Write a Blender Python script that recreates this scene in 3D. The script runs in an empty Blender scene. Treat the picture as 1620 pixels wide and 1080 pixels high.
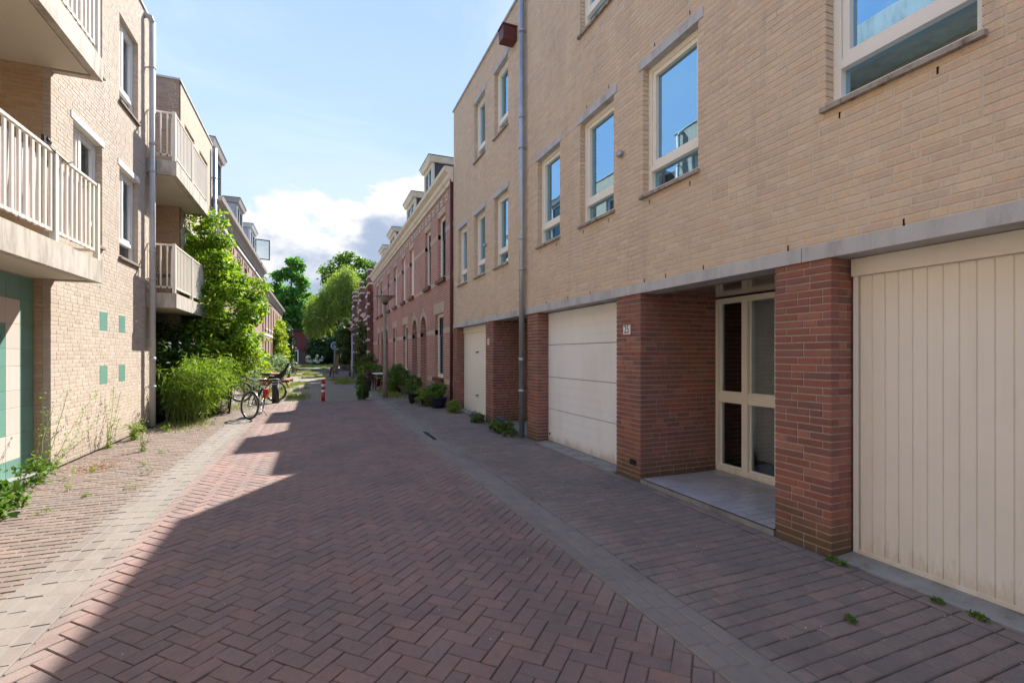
import bpy, math, random
import numpy as np
from mathutils import Vector, Matrix, Quaternion
random.seed(7); rng = np.random.default_rng(7)
R = math.radians
SC = bpy.context.scene
COL = SC.collection

# ---------------------------------------------------------------- camera
YAW = math.atan(310/760); EYE = 1.65; FPX = 760.0
cam = bpy.data.cameras.new('camera'); co = bpy.data.objects.new('camera', cam); COL.objects.link(co)
co.location = (0, 0, EYE); co.rotation_euler = (math.pi/2, 0, -YAW)
cam.sensor_width = 36; cam.lens = FPX/1620*36; cam.shift_y = 20/1620; cam.clip_start = .05; cam.clip_end = 900
SC.camera = co
# ---------------------------------------------------------------- light
SUN = Vector((5.08, 8.4, 8.94)).normalized()
sl = bpy.data.lights.new('sun', 'SUN'); sl.energy = 2.02; sl.angle = R(.5); sl.color = (1, .94, .86)
so = bpy.data.objects.new('sun', sl); COL.objects.link(so); so.rotation_euler = (-SUN).to_track_quat('-Z', 'Y').to_euler(); so.location = (10, 20, 30)
W = bpy.data.worlds.new("World"); SC.world = W; W.use_nodes = True
SC.view_settings.view_transform = 'Standard'; SC.view_settings.look = 'None'; SC.view_settings.gamma = 1
SC.view_settings.use_curve_mapping = False; SC.view_settings.exposure = 2.62
SC.render.engine = 'CYCLES'
SC.cycles.max_bounces = 12; SC.cycles.diffuse_bounces = 8; SC.cycles.transparent_max_bounces = 12

class NT:
    def __init__(s, nt): s.nt = nt
    def n(s, t, **k):
        nd = s.nt.nodes.new(t)
        for a, v in k.items(): setattr(nd, a, v)
        return nd
    def put(s, sock, v):
        if v is None: return
        if isinstance(v, bpy.types.NodeSocket): s.nt.links.new(v, sock)
        else:
            if hasattr(sock, 'default_value'):
                if isinstance(v, (tuple, list)) and len(v) == 3 and sock.type == 'RGBA': v = (*v, 1)
                sock.default_value = v
    def math(s, op, a, b=None, c=None, clamp=False):
        nd = s.n('ShaderNodeMath', operation=op, use_clamp=clamp)
        for i, v in enumerate((a, b, c)): s.put(nd.inputs[i], v)
        return nd.outputs[0]
    def mix(s, f, a, b, blend='MIX'):
        nd = s.n('ShaderNodeMix', data_type='RGBA', blend_type=blend)
        s.put(nd.inputs[0], f); s.put(nd.inputs[6], a); s.put(nd.inputs[7], b)
        return nd.outputs[2]
    def noise(s, vec, scale, detail=4, rough=.55, dist=0):
        nd = s.n('ShaderNodeTexNoise'); s.put(nd.inputs['Vector'], vec); s.put(nd.inputs['Scale'], scale)
        nd.inputs['Detail'].default_value = detail; nd.inputs['Roughness'].default_value = rough; nd.inputs['Distortion'].default_value = dist
        return nd.outputs[0]
    def smooth(s, v, a, b, lo=0., hi=1.):
        nd = s.n('ShaderNodeMapRange', interpolation_type='SMOOTHSTEP'); s.put(nd.inputs[0], v)
        for i, q in enumerate((a, b, lo, hi)): s.put(nd.inputs[i+1], q)
        return nd.outputs[0]
    def sep(s, v):
        nd = s.n('ShaderNodeSeparateXYZ'); s.put(nd.inputs[0], v); return nd.outputs
    def comb(s, x, y, z):
        nd = s.n('ShaderNodeCombineXYZ')
        for i, v in enumerate((x, y, z)): s.put(nd.inputs[i], v)
        return nd.outputs[0]
    def vmul(s, v, f):
        nd = s.n('ShaderNodeVectorMath', operation='MULTIPLY'); s.put(nd.inputs[0], v); s.put(nd.inputs[1], f); return nd.outputs[0]

# sky: Nishita with a cumulus bank above the end of the street
g = NT(W.node_tree)
sky = g.n('ShaderNodeTexSky', sky_type='NISHITA', sun_disc=False, sun_elevation=math.asin(SUN.z), sun_rotation=math.atan2(SUN.x, SUN.y))
sky.air_density = 1.2; sky.dust_density = .6; sky.ozone_density = 3.0
dr = g.n('ShaderNodeTexCoord').outputs['Generated']
dx, dy, dz = g.sep(dr)[:3]
hor = g.math('SQRT', g.math('ADD', g.math('MULTIPLY', dx, dx), g.math('MULTIPLY', dy, dy)))
el = g.math('DIVIDE', dz, g.math('MAXIMUM', hor, .05))
hx = g.math('DIVIDE', dx, g.math('MAXIMUM', hor, .05))
base = g.math('ADD', .282, g.math('MULTIPLY', g.smooth(hx, .03, .14), .085))
n1 = g.noise(g.vmul(dr, (1, 1, 1.5)), 6.5, 9, .56, .35)
n2 = g.noise(g.vmul(dr, (1, 1, 1.6)), 2.3, 3, .5)
top = g.math('ADD', base, g.math('ADD', g.math('MULTIPLY', g.math('SUBTRACT', n1, .5), .32), g.math('MULTIPLY', g.math('SUBTRACT', n2, .5), .16)))
depth = g.math('SUBTRACT', top, el)
cmask = g.smooth(depth, -.004, .022)
n3 = g.noise(g.vmul(dr, (1, 1, 1.8)), 8, 8, .62)
dark = g.math('MULTIPLY', g.smooth(g.math('ADD', depth, g.math('MULTIPLY', g.math('SUBTRACT', n3, .5), .34)), .035, .16), 1.0, clamp=True)
ccol = g.mix(dark, (2.3, 2.3, 2.35), (1.0, 1.22, 1.62))
wn = g.noise(g.vmul(dr, (1.0, 1.6, 2.6)), 2.0, 7, .6, .6)
wisp = g.math('MULTIPLY', g.smooth(wn, .38, .74), .62)
clear = g.mix(g.smooth(el, .1, 1.1), (1.25, 1.76, 2.6), (.58, 1.08, 2.35))
vm = g.n('ShaderNodeVectorMath', operation='MINIMUM'); g.put(vm.inputs[0], sky.outputs[0]); vm.inputs[1].default_value = (2.2, 2.6, 3.4)
pale = g.mix(wisp, g.mix(.8, vm.outputs[0], clear), (1.85, 2.15, 2.6))
fin = g.mix(cmask, pale, ccol)
bg = W.node_tree.nodes['Background']; bg.inputs[1].default_value = .075
W.node_tree.links.new(fin, bg.inputs[0])

# ---------------------------------------------------------------- materials
MATS = {}
def newmat(name):
    m = bpy.data.materials.new(name); m.use_nodes = True; nt = m.node_tree; q = NT(nt)
    p = nt.nodes['Principled BSDF']; q.p = p; q.m = m
    q.pos = q.n('ShaderNodeNewGeometry').outputs['Position']
    MATS[name] = m
    return q
def rnd(q):
    a = q.n('ShaderNodeObjectInfo').outputs['Random']; b = q.n('ShaderNodeNewGeometry').outputs['Random Per Island']
    return q.math('FRACT', q.math('ADD', a, b))
def bump(q, h, dist=.004, strength=.6):
    b = q.n('ShaderNodeBump'); b.inputs['Strength'].default_value = strength; b.inputs['Distance'].default_value = dist
    q.put(b.inputs['Height'], h); q.put(q.p.inputs['Normal'], b.outputs[0])
def M(name, col, rough=.7, var=.2, scale=6, metal=0, spec=.4, fine=0, dirt=None, dscale=2.5, damt=.5, rand=0, bmp=0):
    q = newmat(name)
    n = q.noise(q.pos, scale, 6, .6)
    v = q.math('ADD', 1 - var, q.math('MULTIPLY', n, 2*var))
    c = q.mix(1.0, (*col,), v, 'MULTIPLY')
    if fine:
        f = q.noise(q.pos, 90, 2, .7); c = q.mix(1.0, c, q.math('ADD', 1-fine, q.math('MULTIPLY', f, 2*fine)), 'MULTIPLY')
    if rand:
        r = rnd(q); c = q.mix(1.0, c, q.math('ADD', 1-rand, q.math('MULTIPLY', r, 2*rand)), 'MULTIPLY')
    if dirt:
        d = q.noise(q.vmul(q.pos, (1, 1, .35)), dscale, 7, .65); c = q.mix(q.math('MULTIPLY', q.smooth(d, .45, .7), damt), c, dirt)
    q.put(q.p.inputs['Base Color'], c); q.p.inputs['Roughness'].default_value = rough; q.p.inputs['Metallic'].default_value = metal
    q.p.inputs['Specular IOR Level'].default_value = spec
    if bmp: bump(q, q.noise(q.pos, 60, 5, .65), bmp)
    return q.m
def brickmat(name, cols, dirt, grime_z=None, rough=.85, sp=.25, wstreak=0, speck=0, soil=None, bs=.28, streak=0, dust=False):
    """colour picked per brick from a ramp, mottled, with large weather stains"""
    q = newmat(name); r = rnd(q)
    rp = q.n('ShaderNodeValToRGB'); rp.color_ramp.interpolation = 'LINEAR'; q.put(rp.inputs[0], r)
    e = rp.color_ramp.elements
    for i, c in enumerate(cols):
        x = e[i] if i < 2 else e.new(1)
        x.position = i/(len(cols)-1); x.color = (*c, 1)
    c = rp.outputs[0]
    c = q.mix(1.0, c, q.math('ADD', .8, q.math('MULTIPLY', q.noise(q.pos, 22, 5, .65), .4)), 'MULTIPLY')
    c = q.mix(1.0, c, q.math('ADD', .62, q.math('MULTIPLY', q.noise(q.pos, 120, 3, .8), .76)), 'MULTIPLY')
    big = q.noise(q.vmul(q.pos, (1, 1, .6)), 1.1, 7, .62)
    c = q.mix(q.math('MULTIPLY', q.smooth(big, .42, .72), .45), c, dirt)
    if streak:
        sk = q.noise(q.vmul(q.pos, (4.5, 4.5, .45)), 1.0, 7, .68, .4); c = q.mix(q.math('MULTIPLY', q.smooth(sk, .5, .72), streak), c, (.30, .24, .19))
    if dust:
        px, py, pz = q.sep(q.pos)[:3]; nd = q.noise(q.pos, 3.2, 8, .72)
        for x0, dc in ((2.09, (.265, .235, .21)), (-1.70, (.24, .21, .18))):
            d_ = q.math('ADD', q.math('ABSOLUTE', q.math('SUBTRACT', px, x0)), q.math('MULTIPLY', q.math('SUBTRACT', nd, .5), .7))
            c = q.mix(q.math('MULTIPLY', q.smooth(d_, .42, .06), .72), c, dc)
        tr = q.noise(q.vmul(q.pos, (1, .25, 1)), 1.3, 8, .7, .5); c = q.mix(q.math('MULTIPLY', q.smooth(tr, .5, .66), .4), c, (.14, .105, .092))
    if soil:
        sn = q.noise(q.pos, .9, 8, .7, .4); c = q.mix(q.math('MULTIPLY', q.smooth(sn, .46, .66), soil[1]), c, soil[0])
    if speck:
        vo = q.n('ShaderNodeTexVoronoi'); q.put(vo.inputs['Vector'], q.pos); vo.inputs['Scale'].default_value = 55
        c = q.mix(q.math('MULTIPLY', q.smooth(vo.outputs['Distance'], .14, .07), speck), c, (.42, .37, .34))
    if grime_z:
        z = q.sep(q.pos)[2]; nz = q.noise(q.pos, 5, 5, .6)
        m = q.smooth(q.math('ADD', z, q.math('MULTIPLY', q.math('SUBTRACT', nz, .5), .5)), grime_z[0], 0.02)
        c = q.mix(q.math('MULTIPLY', m, grime_z[2]), c, grime_z[1])
    q.put(q.p.inputs['Base Color'], c); q.p.inputs['Roughness'].default_value = rough; q.p.inputs['Specular IOR Level'].default_value = sp
    bump(q, q.noise(q.pos, 75, 5, .7), .006, bs)
    return q.m
def texbrick(name, c1, c2, mortar, w=.22, h=.0625, dirt=(.2, .17, .14), ms=.009, damt=.35):
    q = newmat(name); x, y, z = q.sep(q.pos)[:3]
    v = q.comb(q.math('ADD', x, y), z, 0)
    b = q.n('ShaderNodeTexBrick'); q.put(b.inputs['Vector'], v)
    q.put(b.inputs['Color1'], c1); q.put(b.inputs['Color2'], c2); q.put(b.inputs['Mortar'], mortar)
    b.inputs['Scale'].default_value = 1; b.inputs['Mortar Size'].default_value = ms; b.inputs['Mortar Smooth'].default_value = .1
    b.inputs['Brick Width'].default_value = w; b.inputs['Row Height'].default_value = h; b.inputs['Bias'].default_value = 0
    c = q.mix(1.0, b.outputs[0], q.math('ADD', .78, q.math('MULTIPLY', q.noise(q.pos, 9, 6, .65), .44)), 'MULTIPLY')
    c = q.mix(q.math('MULTIPLY', q.smooth(q.noise(q.vmul(q.pos, (1, 1, .5)), .8, 7, .62), .45, .7), damt), c, dirt)
    q.put(q.p.inputs['Base Color'], c); q.p.inputs['Roughness'].default_value = .88; q.p.inputs['Specular IOR Level'].default_value = .2
    bump(q, q.math('MULTIPLY', b.outputs[1], -1), .012, .7)
    return q.m
def leafmat(name, c1, c2, c3=None, trans=.45):
    q = newmat(name); r = rnd(q)
    rp = q.n('ShaderNodeValToRGB'); q.put(rp.inputs[0], r); e = rp.color_ramp.elements
    e[0].color = (*c1, 1); e[1].color = (*c2, 1)
    if c3: x = e.new(.93); x.color = (*c2, 1); e[2].color = (*c3, 1)
    c = q.mix(1.0, rp.outputs[0], q.math('ADD', .65, q.math('MULTIPLY', q.noise(q.pos, .9, 3, .5), .7)), 'MULTIPLY')
    q.put(q.p.inputs['Base Color'], c); q.p.inputs['Roughness'].default_value = .5; q.p.inputs['Specular IOR Level'].default_value = .3
    t = q.n('ShaderNodeBsdfTranslucent'); q.put(t.inputs[0], q.mix(1.0, c, (1.25, 1.35, .6), 'MULTIPLY'))
    mx = q.n('ShaderNodeMixShader'); mx.inputs[0].default_value = trans
    q.put(mx.inputs[1], q.p.outputs[0]); q.put(mx.inputs[2], t.outputs[0])
    q.put(q.m.node_tree.nodes['Material Output'].inputs[0], mx.outputs[0])
    return q.m
def glassmat(name, refl=.3, dark=None, tint=(.46, .77, 1.0)):
    """window glass: a sharp reflection rising at grazing angles over either a dark room or clear view"""
    q = newmat(name)
    gl = q.n('ShaderNodeBsdfGlossy'); gl.inputs['Roughness'].default_value = .012; q.put(gl.inputs[0], tint)
    wob = q.n('ShaderNodeBump'); wob.inputs['Strength'].default_value = .05; wob.inputs['Distance'].default_value = .02
    q.put(wob.inputs['Height'], q.noise(q.pos, 1.5, 2)); q.put(gl.inputs['Normal'], wob.outputs[0])
    if dark is None: un = q.n('ShaderNodeBsdfTransparent'); q.put(un.inputs[0], (.86, .9, .9))
    else: un = q.n('ShaderNodeBsdfDiffuse'); q.put(un.inputs[0], dark)
    fr = q.n('ShaderNodeFresnel'); fr.inputs[0].default_value = 1.5
    f = q.math('ADD', refl, q.math('MULTIPLY', fr.outputs[0], 1-refl), clamp=True)
    mx = q.n('ShaderNodeMixShader'); q.put(mx.inputs[0], f); q.put(mx.inputs[1], un.outputs[0]); q.put(mx.inputs[2], gl.outputs[0])
    q.put(q.m.node_tree.nodes['Material Output'].inputs[0], mx.outputs[0])
    return q.m

BEIGE = brickmat('beige_brick', [(.63, .475, .335), (.67, .515, .36), (.575, .435, .32), (.68, .54, .39), (.57, .445, .345)], (.54, .42, .32), streak=.25)
BEIGE_L = brickmat('pale_beige_brick', [(.50, .415, .33), (.54, .455, .365), (.47, .39, .315), (.57, .485, .395), (.44, .365, .295)], (.43, .36, .29), streak=.25, grime_z=(.45, (.26, .22, .16), .5))
ORANGE = brickmat('shade_toned_brick', [(.50, .34, .20), (.54, .38, .23), (.46, .31, .18), (.52, .37, .24)], (.40, .29, .19))  # pale brick on return walls, its dim orange shade put into the colour
RED = brickmat('red_brick', [(.29, .112, .085), (.235, .095, .08), (.33, .125, .09), (.19, .095, .085), (.275, .12, .098), (.37, .165, .12)], (.20, .12, .095), grime_z=(.42, (.115, .085, .045), .85))
PAVE = brickmat('red_paver', [(.245, .162, .142), (.22, .15, .134), (.27, .172, .148), (.20, .148, .136), (.255, .16, .137), (.235, .17, .15), (.29, .175, .148)], (.18, .135, .12), speck=.5, rough=.8, bs=.55, dust=True, soil=((.13, .11, .10), .55))
PAVE_G = brickmat('worn_brown_paver', [(.235, .19, .165), (.20, .168, .15), (.27, .20, .17), (.185, .158, .145), (.245, .185, .16)], (.18, .16, .145), speck=.5, rough=.8, bs=.55, dust=True, soil=((.14, .13, .122), .6))
PAVE_L = brickmat('worn_sandy_paver', [(.20, .15, .122), (.175, .135, .112), (.23, .17, .137), (.16, .128, .108), (.21, .15, .12)], (.22, .175, .14), speck=.3, rough=.88, bs=.55, dust=True, soil=((.21, .175, .14), .55))
GUT = brickmat('grey_gutter_brick', [(.19, .168, .15), (.15, .135, .125), (.23, .20, .175), (.125, .115, .108)], (.21, .185, .16), speck=.3, rough=.9, bs=.55, dust=True, soil=((.20, .18, .16), .55))
SAND = M('joint_sand', (.085, .07, .058), .95, .3, 12, dirt=(.07, .08, .03), dscale=3, damt=.4)
SAND_L = M('gutter_sand', (.21, .19, .165), .95, .3, 12)
MORT = M('pale_mortar', (.62, .55, .45), .95, .15, 9, dirt=(.33, .27, .21), dscale=1.5)
MORT_L = M('cream_mortar', (.54, .46, .375), .95, .12, 9, dirt=(.33, .27, .21), dscale=1.5)
MORT_R = M('grey_mortar', (.42, .36, .31), .95, .2, 9, dirt=(.13, .11, .08), dscale=2)
CONC = M('grey_concrete', (.50, .50, .50), .8, .18, 3, fine=.1, dirt=(.22, .22, .21), dscale=3, damt=.55, bmp=.002)
CONC_D = M('stained_balcony_concrete', (.52, .47, .40), .85, .18, 3, fine=.08, dirt=(.25, .22, .17), dscale=3.2, damt=.75, bmp=.003)
SOFFIT = M('painted_soffit', (.60, .54, .44), .8, .06, 2, dirt=(.5, .44, .34), dscale=1.2, damt=.4)
THRESH = M('worn_concrete_threshold', (.27, .265, .25), .9, .3, 6, fine=.15, dirt=(.12, .105, .08), dscale=4, damt=.8, bmp=.004)
SILL = M('dark_stained_sill', (.36, .32, .28), .85, .35, 14, fine=.2, dirt=(.07, .06, .05), dscale=14, damt=.85, bmp=.003)
SILL_B = M('brown_sill', (.20, .15, .12), .75, .2, 8)
CREAM = M('cream_paint', (.84, .80, .69), .38, .05, 3)
CREAM_D = M('cream_door_paint', (.80, .76, .68), .42, .06, 3)
WHITE = M('white_paint', (.80, .79, .74), .4, .05, 3)
WHITE_D = M('white_garage_paint', (.84, .84, .83), .4, .05, 1.5, dirt=(.66, .62, .54), dscale=1.2, damt=.35)
RAILC = M('cream_railing_paint', (.74, .69, .60), .45, .08, 5)
CLOTH = M('grey_balcony_cloth', (.62, .56, .54), .9, .15, 5)
ZINC = M('zinc', (.42, .45, .48), .42, .25, 5, metal=.65, dirt=(.25, .27, .28), dscale=5, damt=.5)
GREYP = M('grey_painted_pipe', (.50, .50, .50), .5, .12, 4, dirt=(.34, .32, .29), dscale=4)
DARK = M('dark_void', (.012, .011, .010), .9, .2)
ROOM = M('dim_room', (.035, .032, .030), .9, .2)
DMETAL = M('dark_metal', (.03, .03, .032), .45, .2)
BLACKP = M('black_plastic', (.018, .018, .02), .4, .2)
RUBBER = M('black_rubber', (.02, .02, .02), .8, .2)
STEEL = M('bright_steel', (.55, .56, .58), .3, .1, metal=.9)
REDP = M('red_paint', (.42, .028, .024), .4, .1)
WHITEP = M('white_band_paint', (.78, .77, .74), .45, .06)
WINE = M('dark_red_paint', (.12, .025, .022), .55, .2)
BOLL = M('dark_bollard', (.045, .042, .045), .6, .25)
SLATE = M('slate_roof', (.05, .053, .065), .6, .3, 14, rand=.2)
ROOFF = M('grey_roofing', (.16, .16, .16), .9, .2)
TG = M('green_glazed_tile', (.16, .33, .27), .28, .1, 3, rand=.08)
TGD = M('deep_green_glazed_tile', (.075, .20, .155), .22, .12, 3, rand=.08)
TP = M('pale_pink_tile', (.64, .56, .50), .35, .06, 3, rand=.04)
GROUT = M('tile_grout', (.42, .42, .38), .9, .1)
FT = M('blue_grey_floor_tile', (.40, .395, .43), .35, .12, 6, rand=.06, dirt=(.22, .21, .20), dscale=3, damt=.5)
FTG = M('dark_floor_grout', (.04, .04, .05), .9, .2)
CEIL = M('varnished_ceiling', (.17, .125, .095), .12, .1, 3, spec=.6)
STONE = M('sandstone_band', (.52, .41, .32), .85, .18, 6, dirt=(.36, .27, .21), dscale=3)
STONEW = M('white_band', (.68, .66, .62), .8, .15, 6)
CORN = M('cream_cornice', (.74, .68, .55), .6, .1, 3, dirt=(.5, .42, .3))
CORN_L = M('grey_cornice', (.50, .46, .42), .7, .12, 3)
BARK = M('bark', (.11, .085, .06), .95, .35, 12, bmp=.01)
STEM = M('green_stem', (.20, .26, .08), .6, .2, 10)
WOOD = M('red_brown_wood', (.26, .105, .06), .7, .25, 10)
WOODG = M('grey_weathered_wood', (.16, .135, .11), .85, .25, 10)
WOODB = M('tan_wood', (.30, .17, .08), .6, .2, 10)
TERRA = M('terracotta', (.34, .15, .09), .8, .2)
POTB = M('dark_glazed_pot', (.022, .026, .045), .3, .2)
BROWNBOX = M('brown_red_metal', (.115, .028, .022), .5, .2)
LAMPG = M('lamp_housing', (.33, .30, .25), .5, .15)
POLE = M('weathered_pole', (.30, .25, .19), .7, .25, 6, dirt=(.13, .14, .06), dscale=4)
POLEG = M('grey_pole', (.36, .42, .48), .5, .1)
SIGNB = M('blue_sign', (.07, .17, .42), .4, .05)
SHED = texbrick('red_clad_wall', (.20, .055, .055), (.17, .05, .05), (.11, .035, .035), 8, .22)
CURT = M('pale_curtain', (.90, .93, .88), .9, .1, 4)
CURTG = M('grey_curtain', (.62, .62, .62), .9, .2, 6)
GL_SKY = glassmat('reflecting_glass', .6, (.02, .022, .028))
GL_CLR = glassmat('clear_glass', .05, None, (.85, .95, 1)); GL_SH = glassmat('porch_glass', .13, None, (.8, .9, 1))
GL_DK = glassmat('dark_glass', .10, (.018, .02, .022))
TB_RED = texbrick('old_red_brickwork', (.43, .18, .13), (.34, .14, .11), (.60, .45, .39), .21, .07, (.27, .16, .125), .012)
TB_DRED = texbrick('dark_red_brickwork', (.24, .09, .07), (.17, .07, .058), (.20, .14, .12), .21, .062, (.09, .05, .04), .006)
TB_BEIGE = texbrick('distant_beige_brickwork', (.56, .45, .335), (.61, .50, .38), (.47, .38, .29), .22, .0625, (.47, .38, .30))
TB_PINK = texbrick('old_pinkish_brickwork', (.42, .28, .225), (.36, .23, .19), (.42, .33, .27), .21, .062, (.30, .20, .16), .0065)
TB_BROWN = texbrick('brown_brickwork', (.15, .085, .065), (.11, .065, .055), (.2, .16, .14))
TB_TAN = texbrick('tan_brickwork', (.26, .17, .10), (.22, .14, .09), (.3, .23, .17))
LF_SHRUB = leafmat('bright_shrub_leaf', (.12, .24, .02), (.30, .41, .035), (.46, .48, .06))
LF_BAM = leafmat('bamboo_leaf', (.15, .25, .035), (.27, .38, .06), (.50, .50, .17))
LF_MAPLE = leafmat('deep_green_leaf', (.07, .20, .04), (.15, .33, .06), (.24, .40, .09), .5)
LF_WILL = leafmat('willow_leaf', (.18, .26, .06), (.31, .39, .10), (.46, .52, .17), .5)
LF_OAK = leafmat('fresh_green_leaf', (.08, .17, .02), (.17, .27, .03), None, .4)
LF_HEDGE = leafmat('dark_hedge_leaf', (.02, .055, .015), (.05, .10, .025), None, .3)
LF_POT = leafmat('pot_plant_leaf', (.06, .13, .02), (.14, .24, .04), (.24, .30, .07), .35)
LF_IVY = leafmat('ivy_leaf', (.045, .09, .02), (.10, .16, .03), (.22, .12, .05), .3)
LF_LIME = leafmat('lime_leaf', (.20, .30, .02), (.36, .42, .03), None)
LF_BLU = leafmat('bluish_leaf', (.13, .20, .12), (.22, .30, .20), None)
LF_WEED = leafmat('weed_leaf', (.13, .20, .03), (.24, .31, .06), (.4, .38, .15))
LF_DRY = leafmat('dry_debris', (.30, .15, .07), (.42, .24, .12), None, .2)
LF_GRASS = leafmat('grass_blade', (.14, .20, .03), (.30, .33, .08), None, .3)
FLW_P = leafmat('purple_flower', (.16, .09, .36), (.28, .18, .52), None, .3)
FLW_W = leafmat('white_flower', (.75, .75, .72), (.85, .82, .78), None, .3)

def streaks(m, col, amt=.6):
    q = NT(m.node_tree); p = m.node_tree.nodes['Principled BSDF']; src = p.inputs['Base Color'].links[0].from_socket
    pos = q.n('ShaderNodeNewGeometry').outputs['Position']; n = q.noise(q.vmul(pos, (5, 5, .7)), 1.0, 6, .65, .3)
    q.put(p.inputs['Base Color'], q.mix(q.math('MULTIPLY', q.smooth(n, .5, .68), amt), src, col))
def grime(m, zmax, col, amt, sc=9, zs=.25):
    q = NT(m.node_tree); p = m.node_tree.nodes['Principled BSDF']; src = p.inputs['Base Color'].links[0].from_socket
    pos = q.n('ShaderNodeNewGeometry').outputs['Position']; z = q.sep(pos)[2]; n = q.noise(q.vmul(pos, (sc, sc, sc*zs)), 1.0, 7, .7)
    v = q.math('ADD', z, q.math('MULTIPLY', q.math('SUBTRACT', n, .5), zmax*2.2))
    q.put(p.inputs['Base Color'], q.mix(q.math('MULTIPLY', q.smooth(v, zmax, zmax*.15), amt), src, col))
grime(CREAM_D, .22, (.44, .34, .23), .45, 22); grime(WHITE_D, .20, (.42, .31, .19), .65, 8); grime(CREAM, .14, (.4, .33, .22), .4)
streaks(CREAM_D, (.70, .64, .54), .3); streaks(WHITE_D, (.72, .70, .65), .3)
streaks(CONC_D, (.22, .20, .15), .75); streaks(CONC, (.26, .26, .25), .3)
# ---------------------------------------------------------------- helpers
def tag(o, label=None, cat=None, group=None, kind=None):
    if label: o['label'] = label
    if cat: o['category'] = cat
    if group: o['group'] = group
    if kind: o['kind'] = kind
    return o
def thing(name, label, cat, loc=(0, 0, 0), rz=0, group=None):
    o = bpy.data.objects.new(name, None); COL.objects.link(o); o.location = loc; o.rotation_euler = (0, 0, rz); o.empty_display_size = .2
    return tag(o, label, cat, group)
def wloc(o):   # world offset of a chain of unrotated parents (world-authored things only)
    return Vector(o.location) if o.parent is None and o.type == 'EMPTY' else Vector((0, 0, 0))
def link(name, me, parent=None, world=False):
    o = bpy.data.objects.new(name, me); COL.objects.link(o)
    if parent:
        o.parent = parent
        if world: o.matrix_parent_inverse = Matrix.Translation(-wloc(parent))
    return o
class MB:
    def __init__(s): s.v = []; s.f = []; s.mi = []; s.cur = 0; s.sm = []
    def face(s, vs, smooth=False): s.f.append(vs); s.mi.append(s.cur); s.sm.append(smooth)
    def hexa(s, P):   # 8 points: bottom ring 0-3, top ring 4-7
        b = len(s.v); s.v += [tuple(p) for p in P]
        for q in ((3, 2, 1, 0), (4, 5, 6, 7), (0, 1, 5, 4), (1, 2, 6, 5), (2, 3, 7, 6), (3, 0, 4, 7)): s.face([b+i for i in q])
        return s
    def box(s, x0, x1, y0, y1, z0, z1):
        x0, x1 = sorted((x0, x1)); y0, y1 = sorted((y0, y1)); z0, z1 = sorted((z0, z1))
        return s.hexa([(x0, y0, z0), (x1, y0, z0), (x1, y1, z0), (x0, y1, z0), (x0, y0, z1), (x1, y0, z1), (x1, y1, z1), (x0, y1, z1)])
    def obox(s, c, size, rot=None):
        c = Vector(c); hx, hy, hz = [k/2 for k in size]; P = []
        for z in (-hz, hz):
            for x, y in ((-hx, -hy), (hx, -hy), (hx, hy), (-hx, hy)):
                p = Vector((x, y, z)); 
                if rot is not None: p = rot @ p
                P.append(c+p)
        return s.hexa(P)
    def beam(s, a, b, w, h, up=(0, 0, 1)):
        a = Vector(a); b = Vector(b); d = (b-a); L = d.length; d.normalize(); up = Vector(up)
        r = d.cross(up).normalized(); u = r.cross(d)
        m = Matrix((d, r, u)).transposed()
        return s.obox((a+b)/2, (L, w, h), m)
    def tube(s, pts, rad, seg=8, cap=True):
        pts = [Vector(p) for p in pts]; n = len(pts); rad = [rad]*n if not hasattr(rad, '__len__') else rad
        b = len(s.v); prev = None
        for i, p in enumerate(pts):
            d = (pts[min(i+1, n-1)]-pts[max(i-1, 0)]).normalized()
            if prev is None: r = d.orthogonal().normalized()
            else: r = (prev - d*prev.dot(d)).normalized()
            prev = r; u = d.cross(r)
            for k in range(seg):
                a = 2*math.pi*k/seg; s.v.append(tuple(p + (r*math.cos(a)+u*math.sin(a))*rad[i]))
        for i in range(n-1):
            for k in range(seg):
                k2 = (k+1) % seg; s.face([b+i*seg+k, b+i*seg+k2, b+(i+1)*seg+k2, b+(i+1)*seg+k], True)
        if cap: s.face([b+k for k in range(seg)][::-1]); s.face([b+(n-1)*seg+k for k in range(seg)])
        return s
    def torus(s, c, ax, Rr, r, seg=32, sg=6, a0=0, a1=2*math.pi):
        c = Vector(c); ax = Vector(ax).normalized(); u = ax.orthogonal().normalized()
        if abs(ax.y) > .9: u = Vector((1, 0, 0))
        v = ax.cross(u); full = abs(a1-a0-2*math.pi) < 1e-4
        pts = []; b = len(s.v); n = seg if full else seg+1
        for i in range(n):
            a = a0+(a1-a0)*i/seg; d = u*math.cos(a)+v*math.sin(a)
            for k in range(sg):
                t = 2*math.pi*k/sg; s.v.append(tuple(c+d*(Rr+r*math.cos(t))+ax*r*math.sin(t)))
        for i in range(seg):
            j = (i+1) % n
            for k in range(sg):
                k2 = (k+1) % sg; s.face([b+i*sg+k, b+j*sg+k, b+j*sg+k2, b+i*sg+k2], True)
        return s
    def lathe(s, c, prof, seg=20):
        b = len(s.v); n = len(prof)
        for r, z in prof:
            for k in range(seg):
                a = 2*math.pi*k/seg; s.v.append((c[0]+r*math.cos(a), c[1]+r*math.sin(a), c[2]+z))
        for i in range(n-1):
            for k in range(seg):
                k2 = (k+1) % seg; s.face([b+i*seg+k, b+i*seg+k2, b+(i+1)*seg+k2, b+(i+1)*seg+k], True)
        s.face([b+k for k in range(seg)][::-1]); s.face([b+(n-1)*seg+k for k in range(seg)])
        return s
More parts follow.
